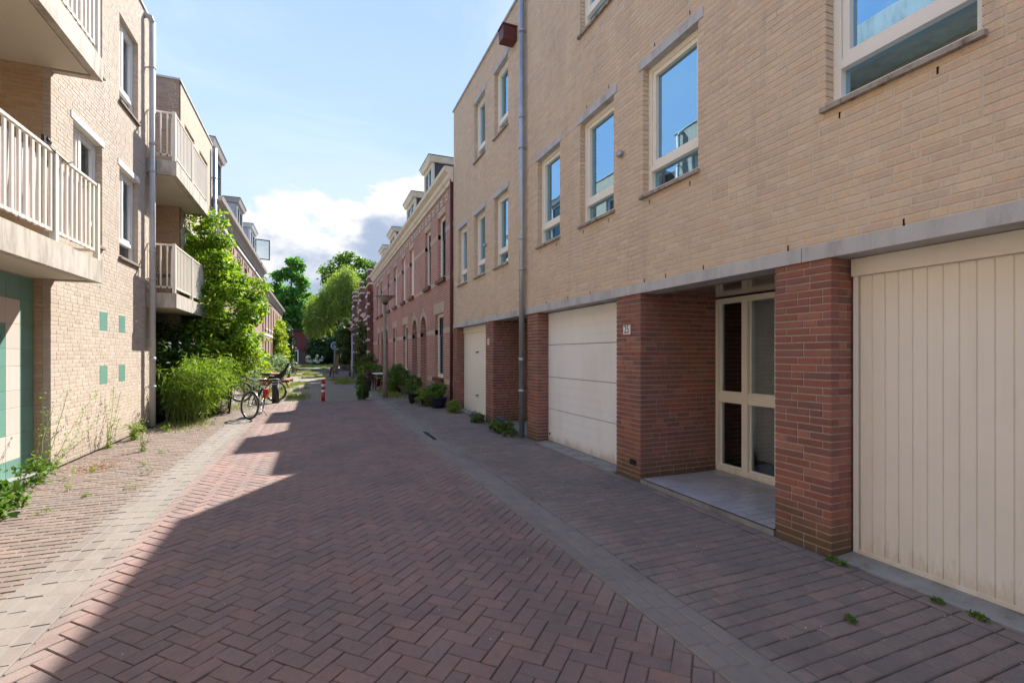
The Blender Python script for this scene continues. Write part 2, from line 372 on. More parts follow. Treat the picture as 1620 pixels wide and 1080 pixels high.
    def prism(s, poly, ax, a0, a1):   # poly in the two other axes (order x,y,z without ax)
        b = len(s.v); n = len(poly)
        for a in (a0, a1):
            for p in poly:
                q = list(p); q.insert(ax, a); s.v.append(tuple(q))
        s.face([b+i for i in range(n)]); s.face([b+n+i for i in range(n)][::-1])
        for i in range(n):
            j = (i+1) % n; s.face([b+i, b+n+i, b+n+j, b+j])
        return s
    def mesh(s, name, mats):
        me = bpy.data.meshes.new(name); me.from_pydata(s.v, [], s.f)
        if not isinstance(mats, (list, tuple)): mats = [mats]
        for m in mats: me.materials.append(m)
        if len(mats) > 1: me.polygons.foreach_set('material_index', s.mi)
        me.polygons.foreach_set('use_smooth', s.sm); me.update()
        return me
    def build(s, name, mats, parent=None, world=False, **k):
        o = link(name, s.mesh(name, mats), parent, world); tag(o, **k); return o
def copytree(o, parent=None):
    c = o.copy(); COL.objects.link(c)
    if parent: c.parent = parent
    for ch in o.children: copytree(ch, c)
    return c
def project(p):
    w = p[0]*math.sin(YAW)+p[1]*math.cos(YAW)
    if w < .2: return None
    r = p[0]*math.cos(YAW)-p[1]*math.sin(YAW)
    return 810+FPX*r/w, 560-FPX*(p[2]-EYE)/w

# ---- bricks: (centre of front face, u, v, n, su, sv, sn, material index)
def bond(out, O, U, V, N, W, H0, H1, holes, L=.21, h=.0505, jt=.012, depth=.09, mi=0, seed=1, wob=.0008, stretch=False, zgrid=True, rnd_half=True):
    rg = random.Random(seed); pitch = h+jt; k = math.floor(H0/pitch) if zgrid else 0
    O = Vector(O); U = Vector(U); V = Vector(V); N = Vector(N); base = 0 if zgrid else H0
    while True:
        a = base+k*pitch + jt/2; b = a+h; k += 1
        if a >= H1-.01: break
        a = max(a, H0); b = min(b, H1)
        if b-a < .012: continue
        mid = (a+b)/2
        cuts = sorted([(max(0, q[0]), min(W, q[1])) for q in holes if q[2] < mid < q[3] and q[1] > 0 and q[0] < W])
        iv = []; x = 0
        for c0, c1 in cuts:
            if c0 > x+.02: iv.append((x, c0))
            x = max(x, c1)
        if x < W-.02: iv.append((x, W))
        off = (k % 2)*(L+jt)/2 if not rnd_half else rg.choice((0, .25, .5, .75))*(L+jt)
        for i0, i1 in iv:
            x = math.floor((i0-off)/(L+jt))*(L+jt)+off
            row = []
            while x < i1:
                ln = L
                if rnd_half and rg.random() < .16: ln = (L-jt)/2
                s0 = max(x, i0); s1 = min(x+ln, i1)
                x += ln+jt
                if s1-s0 > .001: row.append([s0, s1])
            if len(row) > 1 and row[-1][1] < i1-.001 and i1-row[-1][1] < .05: row[-1][1] = i1
            if len(row) > 1 and row[-1][1]-row[-1][0] < .05: q = row.pop(); row[-1][1] = q[1]
            if len(row) > 1 and row[0][1]-row[0][0] < .05: q = row.pop(0); row[0][0] = q[0]
            if row: row[0][0] = i0 if row[0][0]-i0 < .05 else row[0][0]
            for s0, s1 in row:
                n_off = rg.uniform(-wob, wob)
                out.append((O+U*((s0+s1)/2)+V*mid+N*n_off, U, V, N, s1-s0, b-a, depth, mi))
def brick_vf(su, sv, sn, ch=.004):
    hu, hv = su/2, sv/2
    c = min(ch, hv*.5, hu*.5)
    ring = lambda a, b, z: [(-a, -b, z), (a, -b, z), (a, b, z), (-a, b, z)]
    v = ring(hu, hv, -sn)+ring(hu, hv, -c)+ring(hu-c, hv-c, 0)
    return v
BF = [(0, 1, 5, 4), (1, 2, 6, 5), (2, 3, 7, 6), (3, 0, 4, 7), (4, 5, 9, 8), (5, 6, 10, 9), (6, 7, 11, 10), (7, 4, 8, 11), (8, 9, 10, 11)]
_bm = {}
def brickmesh(su, sv, sn, mat, ch):
    key = (round(su, 3), round(sv, 3), round(sn, 3), mat.name)
    if key not in _bm:
        me = bpy.data.meshes.new('brick'); me.from_pydata(brick_vf(*key[:3], ch), [], BF); me.materials.append(mat); _bm[key] = me
    return _bm[key]
def emit(bricks, parent, mats, limit=300, name='brick', ch=.004, world=True, stuff='brick'):
    scored = []
    for i, b in enumerate(bricks):
        c, U, V, N, su, sv = b[:6]; ps = [project(c+U*(su/2*a)+V*(sv/2*d)) for a, d in ((-1, -1), (1, -1), (1, 1), (-1, 1))]
        sc = 0
        if all(ps):
            cx = sum(p[0] for p in ps)/4; cy = sum(p[1] for p in ps)/4
            if -10 < cx < 1630 and -10 < cy < 1090:
                sc = abs(sum(ps[j][0]*ps[(j+1) % 4][1]-ps[(j+1) % 4][0]*ps[j][1] for j in range(4)))/2
        scored.append((sc, i))
    scored.sort(reverse=True); vis = [i for s_, i in scored[:limit] if s_ > 0]; vs = set(vis)
    off = wloc(parent); inv = Matrix.Translation(-off)
    for i in vis:
        c, U, V, N, su, sv, sn, mi = bricks[i]
        o = bpy.data.objects.new(name, brickmesh(su, sv, sn, mats[mi], ch)); COL.objects.link(o); o.parent = parent
        m = Matrix((U, V, N)).transposed().to_4x4(); m.translation = c-off; o.matrix_local = m
    rest = [b for i, b in enumerate(bricks) if i not in vs]
    if rest:
        nb = len(rest); vv = np.empty((nb, 12, 3)); 
        for i, b in enumerate(rest):
            l = np.array(brick_vf(b[4], b[5], b[6], ch)); B = np.array([tuple(b[1]), tuple(b[2]), tuple(b[3])]); vv[i] = l@B+np.array(tuple(b[0]))
        ff = (np.array(BF)[None]+np.arange(nb)[:, None, None]*12).reshape(-1, 4)
        me = quads(stuff, vv.reshape(-1, 3), ff)
        for m in mats: me.materials.append(m)
        me.polygons.foreach_set('material_index', np.repeat([b[7] for b in rest], 9))
        o = link(stuff, me, parent, world); o['kind'] = 'stuff'
def quads(name, v, f):
    me = bpy.data.meshes.new(name); nf = len(f); k = f.shape[1]
    me.vertices.add(len(v)); me.vertices.foreach_set('co', np.asarray(v, dtype=np.float32).ravel())
    me.loops.add(nf*k); me.loops.foreach_set('vertex_index', np.asarray(f, dtype=np.int32).ravel())
    me.polygons.add(nf); me.polygons.foreach_set('loop_start', np.arange(0, nf*k, k, dtype=np.int32))
    try: me.polygons.foreach_set('loop_total', np.full(nf, k, dtype=np.int32))
    except Exception: pass
    me.update(calc_edges=True); me.shade_flat()
    return me
def slab(mb, W0, W1, H0, H1, holes, put):
    """cover rect minus holes by boxes; put(mb,u0,u1,z0,z1)"""
    xs = sorted({W0, W1, *[min(max(q[0], W0), W1) for q in holes], *[min(max(q[1], W0), W1) for q in holes]})
    for a, b in zip(xs, xs[1:]):
        if b-a < 1e-4: continue
        m = (a+b)/2; hs = sorted([(q[2], q[3]) for q in holes if q[0] < m < q[1]]); z = H0
        for h0, h1 in hs:
            if h0 > z: put(mb, a, b, z, min(h0, H1))
            z = max(z, h1)
        if z < H1: put(mb, a, b, z, H1)

# ---- leaves
def leaves(name, P, Nrm, ln, wd, mat, parent=None, jitter=.7, droop=0, world=False, updir=None):
    n = len(P); P = np.asarray(P, float); Nrm = np.asarray(Nrm, float)+rng.normal(0, jitter, (n, 3))
    Nrm /= np.linalg.norm(Nrm, axis=1)[:, None]+1e-9
    d = rng.normal(0, 1, (n, 3)) if updir is None else np.tile(np.array(updir, float), (n, 1))+rng.normal(0, .5, (n, 3)); d[:, 2] -= droop
    d -= Nrm*(d*Nrm).sum(1)[:, None]; d /= np.linalg.norm(d, axis=1)[:, None]+1e-9
    w = np.cross(Nrm, d); s = rng.uniform(.6, 1.25, (n, 1)); L = ln*s; Wd = wd*s
    a = P; b = P+d*L*.5+w*Wd*.5; c = P+d*L-Nrm*L*.12; e = P+d*L*.5-w*Wd*.5
    v = np.stack([a, b, c, e], 1).reshape(-1, 3); f = np.arange(4*n).reshape(n, 4)
    me = quads(name, v, f); me.materials.append(mat); return link(name, me, parent, world)
def blobs(ells, nb, br, nl, gap=.0, flat=.8):
    """leaf points on the shells of many small clumps spread through ellipsoids"""
    P = []; Nn = []; C = []
    tot = sum(e[1][0]*e[1][1]*e[1][2] for e in ells)
    for c, r in ells:
        k = max(2, int(nb*r[0]*r[1]*r[2]/tot))
        d = rng.normal(0, 1, (k, 3)); d /= np.linalg.norm(d, axis=1)[:, None]; rad = rng.uniform(.35, 1, (k, 1))**.45
        C.append(np.array(c)+d*rad*np.array(r))
    C = np.concatenate(C)
    for c in C:
        q = rng.normal(0, 1, (nl, 3)); q /= np.linalg.norm(q, axis=1)[:, None]; q[:, 2] = np.abs(q[:, 2])*rng.choice([1, 1, -1], nl)
        b = br*rng.uniform(.6, 1.25)
        P.append(c+q*b*rng.uniform(.55, 1.1, (nl, 1))*np.array([1, 1, flat])); Nn.append(q+np.array([0, 0, .5]))
    return np.concatenate(P), np.concatenate(Nn), C
def tree(name, label, cat, base, trunk_r, fork_z, ells, nb, br, nl, ln, wd, leaf, group=None, droop=0, lean=(0, 0), limbs=9):
    t = thing(name, label, cat, base, 0, group); bz = Vector(base)
    P, Nn, C = blobs(ells, nb, br, nl)
    mb = MB(); top = max(e[0][2]+e[1][2]*.5 for e in ells)
    mx = sum(e[0][0] for e in ells)/len(ells); my = sum(e[0][1] for e in ells)/len(ells)
    tp = [(0, 0, -.05), (lean[0]*.3+.02, lean[1]*.3, fork_z*.5), (mx*.6+lean[0]*.5, my*.6, fork_z), (mx, my, top)]
    mb.tube(tp, [trunk_r*1.25, trunk_r, trunk_r*.8, trunk_r*.15], 10)
    tr = mb.build('trunk', BARK, t)
    for i in rng.choice(len(C), min(limbs, len(C)), replace=False):
        c = C[i]; z0 = fork_z*rng.uniform(.8, 1.1); p0 = Vector((mx*.55, my*.55, z0)); c = Vector(c)
        m = MB(); m.tube([p0, (p0+c)/2+Vector((0, 0, .25*(c-p0).length*.5)), c], [trunk_r*.45, trunk_r*.25, trunk_r*.07], 6); m.build('limb', BARK, t)
    leaves('crown', P, Nn, ln, wd, leaf, t, droop=droop)
    return t

exec_parts = []
# ================================================================ GROUND
def paver_tex(name, c1, c2, mort, w, h):
    q = newmat(name); x, y, z = q.sep(q.pos)[:3]
    b = q.n('ShaderNodeTexBrick'); q.put(b.inputs['Vector'], q.comb(x, y, 0))
    q.put(b.inputs['Color1'], c1); q.put(b.inputs['Color2'], c2); q.put(b.inputs['Mortar'], mort)
    b.inputs['Scale'].default_value = 1; b.inputs['Mortar Size'].default_value = .006; b.inputs['Brick Width'].default_value = w; b.inputs['Row Height'].default_value = h
    c = q.mix(1.0, b.outputs[0], q.math('ADD', .7, q.math('MULTIPLY', q.noise(q.pos, 1.2, 8, .7), .6)), 'MULTIPLY')
    c = q.mix(q.math('MULTIPLY', q.smooth(q.noise(q.pos, .7, 8, .7), .5, .62), .55), c, (.16, .15, .05))
    q.put(q.p.inputs['Base Color'], c); q.p.inputs['Roughness'].default_value = .9
    bump(q, q.math('MULTIPLY', b.outputs[1], -1), .008, .6)
    return q.m
PLAZA = paver_tex('plaza_paving', (.235, .205, .175), (.19, .165, .145), (.09, .08, .05), .21, .105)
EARTH = M('earth_and_grass', (.11, .12, .04), .95, .4, .8, dirt=(.14, .11, .07))
gm = MB(); gm.box(-250, 250, -60, 400, -.4, -.06); ground = gm.build('ground', EARTH, kind='structure')
gm = MB(); gm.box(-3.5, 3.9, 17.95, 80, -.05, -.004); plaza = gm.build('plaza', PLAZA, kind='structure')
gm = MB(); gm.box(-3.5, 3.9, -30, .28, -.045, -.001); gm.build('road', PLAZA, kind='structure')  # unseen paving behind the camera, added to bounce more light into the street

U = .105; Lp = .2045; Wp = .0995
gm = MB(); gm.box(-1.93, 2.27, .29, 17.95, -.05, -.0085); road = gm.build('road', SAND, kind='structure')
bl = []; c45 = math.sqrt(.5); D1 = Vector((c45, c45, 0)); D2 = Vector((-c45, c45, 0)); up = Vector((0, 0, 1))
rg = random.Random(3)
for i in range(-30, 190):
    for j in range(-110, 130):
        c = (i-j) % 4
        if c not in (0, 3): continue
        if c == 0: ctr = D1*((i+1)*U)+D2*((j+.5)*U); u, v = D1, D2
        else: ctr = D1*((i+.5)*U)+D2*((j+1)*U); u, v = D2, -D1
        ctr = ctr+Vector((0, .0, 0))
        if not (-1.56 < ctr.x < 2.02 and .35 < ctr.y < 17.9): continue
        a = rg.gauss(0, .010); u = Matrix.Rotation(a, 3, 'Z') @ u; v = Matrix.Rotation(a, 3, 'Z') @ v
        n = Vector((rg.gauss(0, .010), rg.gauss(0, .010), 1)).normalized(); u = (u-n*u.dot(n)).normalized(); v = n.cross(u)
        # the sunken, shifted pavers near the camera
        dd = math.hypot(ctr.x+.53, ctr.y-2.62)
        z = rg.uniform(-.0015, .0015)+.010*math.sin(ctr.x*1.7+ctr.y*.6)*0.3
        if dd < .32: z -= .012*(1-dd/.32); a2 = rg.uniform(-.12, .12); u = Matrix.Rotation(a2, 3, 'Z') @ u; v = Matrix.Rotation(a2, 3, 'Z') @ v
        bl.append((ctr+Vector((rg.gauss(0, .0012), rg.gauss(0, .0012), z)), u, v, n, Lp, Wp, .04, 0))
emit(bl, road, [PAVE], 300, 'paving_brick', .0045, stuff='paving_brick')
def pavement(x0, x1, y0, y1, mat, z=.004, sd=5):
    gm = MB(); gm.box(x0-.001, x1, y0, y1, -.05, z-.008); pv = gm.build('pavement', SAND, kind='structure')
    bl = []; rg = random.Random(sd); k = 0; y = y0
    while y < y1:
        off = (0, .5)[k % 2]*(.21)+rg.uniform(-.015, .015); x = x0+.002-off; k += 1
        while x < x1-.02:
            a = max(x, x0+.002); b = min(x+.2055, x1-.002); x += .21
            if b-a < .04: continue
            n = Vector((rg.gauss(0, .014), rg.gauss(0, .010), 1)).normalized(); u = Vector((1, rg.gauss(0, .012), 0)); u = (u-n*u.dot(n)).normalized(); v = n.cross(u)
            bl.append((Vector(((a+b)/2, y+.0525+rg.gauss(0, .0012), z+rg.uniform(-.002, .0025))), u, v, n, b-a, .0965, .04, 0))
        y += .105
    emit(bl, pv, [mat], 300, 'paving_brick', .007, stuff='paving_brick')
    return pv
pavement(2.27, 3.72, .3, 17.9, PAVE_G, sd=5)
pavement(-3.46, -1.93, .3, 17.9, PAVE_L, sd=6)
def gutter(x0, y0, y1, n=3, sd=8):
    wd = n*.107; gm = MB(); gm.box(x0, x0+wd+.01, y0, y1, -.05, .006); gt = gm.build('gutter', SAND_L, kind='structure')
    bl = []; rg = random.Random(sd)
    for k in range(n):
        y = y0+rg.uniform(0, .2)
        while y < y1-.2:
            nn = Vector((rg.gauss(0, .012), rg.gauss(0, .01), 1)).normalized(); u = Vector((rg.gauss(0, .008), 1, 0)); u = (u-nn*u.dot(nn)).normalized(); v = nn.cross(u)
            bl.append((Vector((x0+.056+k*.109, y+.1, .0095-(.002 if k == n//2 else 0)+rg.uniform(-.002, .0025))), u, v, nn, .2+rg.uniform(-.004, .002), .1, .03, 0)); y += .209
    emit(bl, gt, [GUT], 300, 'gutter_brick', .006, stuff='gutter_brick')
pavement(1.925, 2.265, 13.32, 17.9, PAVE_G, sd=15); pavement(-1.925, -1.46, 13.62, 17.9, PAVE_L, sd=16)
gutter(1.925, .2, 13.3, sd=8); gutter(-1.93, .2, 13.6, n=4, sd=9)
# single course laid along the fronts
gm = MB(); gm.box(3.72, 3.86, .2, 17.9, -.05, 0); st = gm.build('edge_course', SAND, kind='structure')
bl = []; rg = random.Random(4); y = .3
while y < 17.7:
    bl.append((Vector((3.782, y+.1, .008+rg.uniform(-.002, .002))), Vector((0, 1, 0)), Vector((-1, 0, 0)), up, .2, .1, .03, 0)); y += .21
emit(bl, st, [PAVE_G], 120, 'paving_brick', .006, stuff='paving_brick')
# drain gap in the gutter
dm = thing('street_drain', 'long dark open slot drain in the grey gutter beside the right pavement', 'drain', (2.12, 9.6, 0))
m = MB(); m.box(-.045, .045, -.5, .5, .008, .013); m.build('slot', DARK, dm)
m = MB(); m.box(-.07, -.047, -.5, .5, .008, .018); m.box(.047, .07, -.5, .5, .008, .018); m.build('frame', THRESH, dm)

# ================================================================ FACADE TOOLS
RX = 3.85; LX = -3.5
def fbox(mb, X, s, y0, y1, z0, z1, d0, d1): return mb.box(X+s*d0, X+s*d1, y0, y1, z0, z1)
def fac_bricks(out, X, s, y0, y1, z0, z1, holes, mi, seed, **k):
    if s > 0: bond(out, (X, y1, 0), (0, -1, 0), (0, 0, 1), (-1, 0, 0), y1-y0, z0, z1, [(y1-h[1], y1-h[0], h[2], h[3]) for h in holes], mi=mi, seed=seed, **k)
    else: bond(out, (X, y0, 0), (0, 1, 0), (0, 0, 1), (1, 0, 0), y1-y0, z0, z1, [(h[0]-y0, h[1]-y0, h[2], h[3]) for h in holes], mi=mi, seed=seed, **k)
def perp_bricks(out, Y, x0, x1, z0, z1, mi, seed, **k):
    bond(out, (x0, Y, 0), (1, 0, 0), (0, 0, 1), (0, -1, 0), x1-x0, z0, z1, [], mi=mi, seed=seed, **k)
def fac_slab(X, s, y0, y1, z0, z1, holes, mat, parent, name='wall', d0=.004, th=.25, grow=.008, **k):
    mb = MB(); hh = [(h[0]-grow, h[1]+grow, h[2]-grow, h[3]+grow) for h in holes]
    slab(mb, y0, y1, z0, z1, hh, lambda m, a, b, c, d: fbox(m, X, s, a, b, c, d, d0, th))
    return mb.build(name, mat, parent, True, **k)
def ring(mb, X, s, y0, y1, z0, z1, w, d0, d1):
    fbox(mb, X, s, y0, y0+w, z0, z1, d0, d1); fbox(mb, X, s, y1-w, y1, z0, z1, d0, d1)
    fbox(mb, X, s, y0+w, y1-w, z0, z0+w, d0, d1); fbox(mb, X, s, y0+w, y1-w, z1-w, z1, d0, d1)
def win_modern(parent, X, s, y0, y1, z0, z1, fr=CREAM, glass=GL_SKY, split=.2, mull=None, curtain=None, lintel=True, sillm=SILL, lm=None, blind=False, lw=.08):
    zt = z0+split*(z1-z0); g = .006; mb = MB()
    ring(mb, X, s, y0-g, y1+g, z0-g, z1+g, .068, .092, .18)
    fbox(mb, X, s, y0+.062, y1-.062, zt-.035, zt+.035, .085, .178)
    ys = [y0+.062, y1-.062]
    if mull: 
        ym = y0+mull*(y1-y0); fbox(mb, X, s, ym-.035, ym+.035, zt+.035, z1-.062, .088, .178); ys = [y0+.062, ym-.035, ym+.035, y1-.062]
    w = mb.build('window', fr, parent, True)
    for a, b in zip(ys[::2], ys[1::2]):
        m = MB(); ring(m, X, s, a+.004, b-.004, zt+.039, z1-.066, .055, .103, .160); m.build('sash', fr, w)
        m = MB(); fbox(m, X, s, a+.055, b-.055, zt+.09, z1-.117, .150, .154); m.build('pane', glass, w)
        if blind: m = MB(); [fbox(m, X, s, a+.06, b-.06, z1-.14-.03*q, z1-.12-.03*q, .158, .168) for q in range(5)]; m.build('blind', DMETAL, w)
    m = MB(); fbox(m, X, s, y0+.06, y1-.06, z0+.06, zt-.033, .148, .152); m.build('pane', glass, w)
    if curtain:
        m = MB(); fbox(m, X, s, y0-.1, y1+.1, z0-.05, z1+.05, .22, .23); m.build('curtain', curtain, w)
        m = MB(); fbox(m, X, s, y0-.05, y1+.05, z0-.06, z0-.002, .185, .215); m.build('inner_sill', WHITE, w)
    m = MB(); a, b = y0-.03, y1+.03
    P = [(X+s*-.045, a, z0-.055), (X+s*-.045, b, z0-.055), (X+s*.1, b, z0-.055), (X+s*.1, a, z0-.055), (X+s*-.045, a, z0-.018), (X+s*-.045, b, z0-.018), (X+s*.088, b, z0+.004), (X+s*.088, a, z0+.004)]
    if s < 0: P = [P[i] for i in (0, 3, 2, 1, 4, 7, 6, 5)]
    m.hexa(P); m.build('sill', sillm, w)
    if lintel: m = MB(); fbox(m, X, s, y0-lw, y1+lw, z1+.002, z1+.11, -.012, .15); m.build('lintel', lm or CONC, w)
    return w
def weeps(parent, X, s, pts):
    m = MB()
    for y, z in pts: fbox(m, X, s, y-.006, y+.006, z, z+.05, -.002, .02)
    m.build('weep_slot', DARK, parent, True)
def downpipe(name, label, X, Y, z0, z1, r, mat, mm, wallx, group=None, clamps=(.9, 3.3, 5.7, 8)):
    t = thing(name, label, 'drainpipe', (X, Y, 0), 0, group)
    m = MB(); m.tube([(0, 0, z0), (0, 0, z1)], r, 14); m.build('pipe', mat, t)
    for z in clamps:
        m = MB(); m.tube([(0, 0, z), (0, 0, z+.05)], r*1.18, 14); d = wallx-X
        m.box(0, d, -.012, .012, z+.01, z+.035); m.build('bracket', mm, t)
    for z in clamps[:-1]: m = MB(); m.tube([(0, 0, z+.6), (0, 0, z+.68)], r*1.1, 14); m.build('socket', mat, t)
    return t

# ================================================================ RIGHT: MODERN HOUSES
HT = 8.94; LZ0, LZ1 = 2.43, 2.552
def house_body(t, X, s, y0, y1, ht, mat, depth=7.5, z0=2.56):
    xa, xb = X+s*.25, X+s*depth; m = MB()
    m.box(xa, xb, y0, y0+.2, z0, ht-.3); m.box(xa, xb, y1-.2, y1, z0, ht-.3); m.box(xb-s*.2, xb, y0+.2, y1-.2, z0, ht-.3)
    m.build('outer_wall', mat, t, True)
    m = MB(); m.box(X+s*.26, xb, y0, y1, ht-.295, ht-.05); m.build('roof', ROOFF, t, True)
RH = thing('terraced_house', 'sand brick house with house number 25, white sectional garage door and tiled porch', 'house', (RX, 4.3, 0))
RH2 = thing('terraced_house', 'sand brick house with a cream garage door between the drainpipe and the red brick row', 'house', (RX, 11.4, 0))
wA = [(7.28, 8.17, 3.67, 5.27), (5.68, 6.60, 3.67, 5.27), (4.08, 5.03, 3.67, 5.27), (1.67, 2.66, 3.67, 5.27), (5.68, 6.60, 6.66, 8.2), (4.08, 5.03, 6.66, 8.2), (1.67, 2.66, 6.66, 8.2)]
wB = [(9.67, 10.53, 3.66, 5.27), (11.2, 12.05, 3.66, 5.27), (12.74, 13.6, 3.66, 5.27), (9.67, 10.53, 6.66, 8.17), (11.2, 12.05, 6.66, 8.17)]
def with_lintels(ws, lw=.08, h=.115): return [q for w in ws for q in (w, (w[0]-lw, w[1]+lw, w[3], w[3]+h))]
brA = []; fac_bricks(brA, RX, 1, .0, 8.655, LZ1, HT, with_lintels(wA), 0, 11)
fac_slab(RX, 1, -16, 8.655, LZ1, HT, wA, MORT, RH)
m = MB(); fbox(m, RX, 1, -16, -.02, LZ1+.01, HT, -.002, .01); m.build('brick_facing', TB_BEIGE, RH, True)  # unseen length behind the camera, extended to shade the street
brB = []; fac_bricks(brB, RX, 1, 8.66, 14.1, LZ1, HT, with_lintels(wB), 0, 12)
fac_slab(RX, 1, 8.655, 14.1, LZ1, HT, wB, MORT, RH2)
for w in wA: win_modern(RH, RX, 1, *w, blind=(w == wA[1]), fr=WHITE if w[0] < 2 else CREAM)
for w in wB: win_modern(RH2, RX, 1, *w)
house_body(RH, RX, 1, -16, 8.655, HT, TB_BEIGE); house_body(RH2, RX, 1, 8.655, 14.1, HT, TB_BEIGE)
for t, a, b in ((RH, -16, 8.65), (RH2, 8.66, 14.13)):
    m = MB(); fbox(m, RX, 1, a, b, HT, HT+.05, -.035, .33); m.build('roof_edge', CONC, t, True)
for t, ys in ((RH, [-16, -6, -2.16, .35, 2.86, 5.37, 8.0, 8.655]), (RH2, [8.66, 10.93, 13.4, 14.1])):
    for a, b in zip(ys, ys[1:]): m = MB(); fbox(m, RX, 1, a+.004, b-.004, LZ0, LZ1, -.018, .27); m.build('lintel', CONC, t, True)
weeps(RH, RX, 1, [(y, LZ1+.005) for y in (1.4, 2.1, 3.0, 4.0, 4.6, 5.0, 6.3, 7.0, 7.8)]+[(y, 3.52) for y in (1.9, 2.55, 4.2, 4.9, 5.8, 6.5, 7.4, 8.05)]+[(y, 5.42) for y in (4.2, 4.8, 5.8, 6.4)])
weeps(RH2, RX, 1, [(y, LZ1+.005) for y in (9.5, 10.4, 11.3, 12.4)])
# pillars: (y0,y1, depth of near face)
def pillar(t, out, y0, y1, xd, sd):
    fac_bricks(out, RX, 1, y0, y1, 0, LZ0, [], 1, sd); perp_bricks(out, y0, RX+.094, xd, 0, LZ0, 1, sd+50)
    m = MB(); m.box(RX+.008, xd, y0+.008, y1-.008, 0, LZ0-.002); m.build('pillar', MORT_R, t, True)
pillar(RH, brA, 2.616, 3.13, 4.11, 1); pillar(RH, brA, 5.08, 5.61, 5.10, 2); pillar(RH, brA, 8.17, 8.65, 4.09, 3)
pillar(RH, brA, -.25, .27, 4.11, 6)
pillar(RH2, brB, 10.61, 11.15, 5.10, 4); pillar(RH2, brB, 13.75, 14.1, 4.09, 5)
m = MB(); m.box(RX+.01, RX+.3, -16, -.26, 0, LZ0); m.build('ground_floor_wall', TB_RED, RH, True)  # ground floor of the unseen extension
emit(brA, RH, [BEIGE, RED], 300, ch=.0025); emit(brB, RH2, [BEIGE, RED], 300, ch=.0025)
# ground-floor back structure (closed volumes behind the openings)
for t, a, b in ((RH, -16, 8.65), (RH2, 8.66, 14.1)):
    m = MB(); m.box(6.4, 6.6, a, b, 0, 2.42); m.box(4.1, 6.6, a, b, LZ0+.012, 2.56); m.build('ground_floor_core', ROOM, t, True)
for q in ((4.112, 5.5, 2.63, 3.12), (5.11, 6.4, 5.09, 5.6), (4.2, 6.4, 8.2, 8.64), (4.112, 6.4, -.24, .26)): MB().box(*q, 0, 2.43).build('inner_wall', MORT_R, RH, True)
m = MB(); m.box(5.11, 6.4, 10.62, 11.14, 0, 2.43); m.box(4.1, 6.4, 13.8, 14.09, 0, 2.43); m.build('inner_wall', MORT_R, RH2, True)
def porch(t, y0, y1, tiles, out_seed):
    m = MB(); m.box(4.13, 5.16, y0+.002, y1-.002, 2.415, 2.438); m.build('porch_ceiling', CEIL, t, True)
    m = MB(); m.box(3.842, 5.2, y0+.01, y1-.01, -.05, .052)
    m.build('porch_step', THRESH, t, True)
    if tiles:
        m = MB(); m.box(3.85, 5.18, y0+.008, y1-.008, .052, .0655); fl = m.build('porch_floor', FTG, t, True)
        bl = []; x = 3.848; sz = .1115
        while x < 5.1:
            y = y0+.01
            while y < y1-.1:
                bl.append((Vector((x+sz/2, y+sz/2, .070+random.uniform(-.0006, .0006))), Vector((1, 0, 0)), Vector((0, 1, 0)), up, sz-.008, sz-.008, .006, 0)); y += sz
            x += sz
        emit(bl, fl, [FT], 300, 'floor_tile', .001, stuff='floor_tile')
    # glazed entrance screen
    X = 5.10; zb, zt = .07, 2.40; n = max(1, round((y1-y0)/.47)); pw_ = (y1-y0-.02)/n
    m = MB(); m.box(X, X+.10, y0+.01, y1-.01, zb, zb+.07); m.box(X, X+.10, y0+.01, y1-.01, zt-.07, zt)
    for k in range(n+1): 
        yc = y0+.01+k*pw_; w = .045; m.box(X-.004, X+.10, max(y0+.01, yc-w), min(y1-.01, yc+w), zb+.07, zt-.07)
    d = m.build('entrance_screen', CREAM, t, True)
    for k in range(n):
        a, b = y0+.01+k*pw_+.045, y0+.01+(k+1)*pw_-.045
        m = MB(); m.box(X+.015, X+.09, a, b, 1.0, 1.13); m.build('mid_rail', CREAM, d)
        for q0, q1 in ((zb+.07, 1.0), (1.13, zt-.07)):
            m = MB(); m.box(X+.06, X+.066, a, b, q0, q1); m.build('pane', GL_SH, d)
            m = MB(); m.box(X+.045, X+.075, a, a+.014, q0, q1); m.box(X+.045, X+.075, b-.014, b, q0, q1); m.box(X+.045, X+.075, a+.014, b-.014, q0, q0+.02); m.build('glazing_bead', WHITE, d)
    # pleated curtain behind the glass
    pts = []; k = 0; y = y1-.02
    while y > y1-1.35: pts.append((5.215+.018*math.sin(k*1.9)+.01*math.sin(k*.7), y)); y -= .012; k += 1
    m = MB(); b = 0
    for i, (x, y) in enumerate(pts): m.v += [(x, y, .3), (x, y, 2.38)]
    for i in range(len(pts)-1): m.face([2*i, 2*i+2, 2*i+3, 2*i+1], True)
    m.build('curtain', CURTG, d)
porch(RH, 3.13, 5.08, True, 1); porch(RH2, 8.66, 10.61, False, 2)
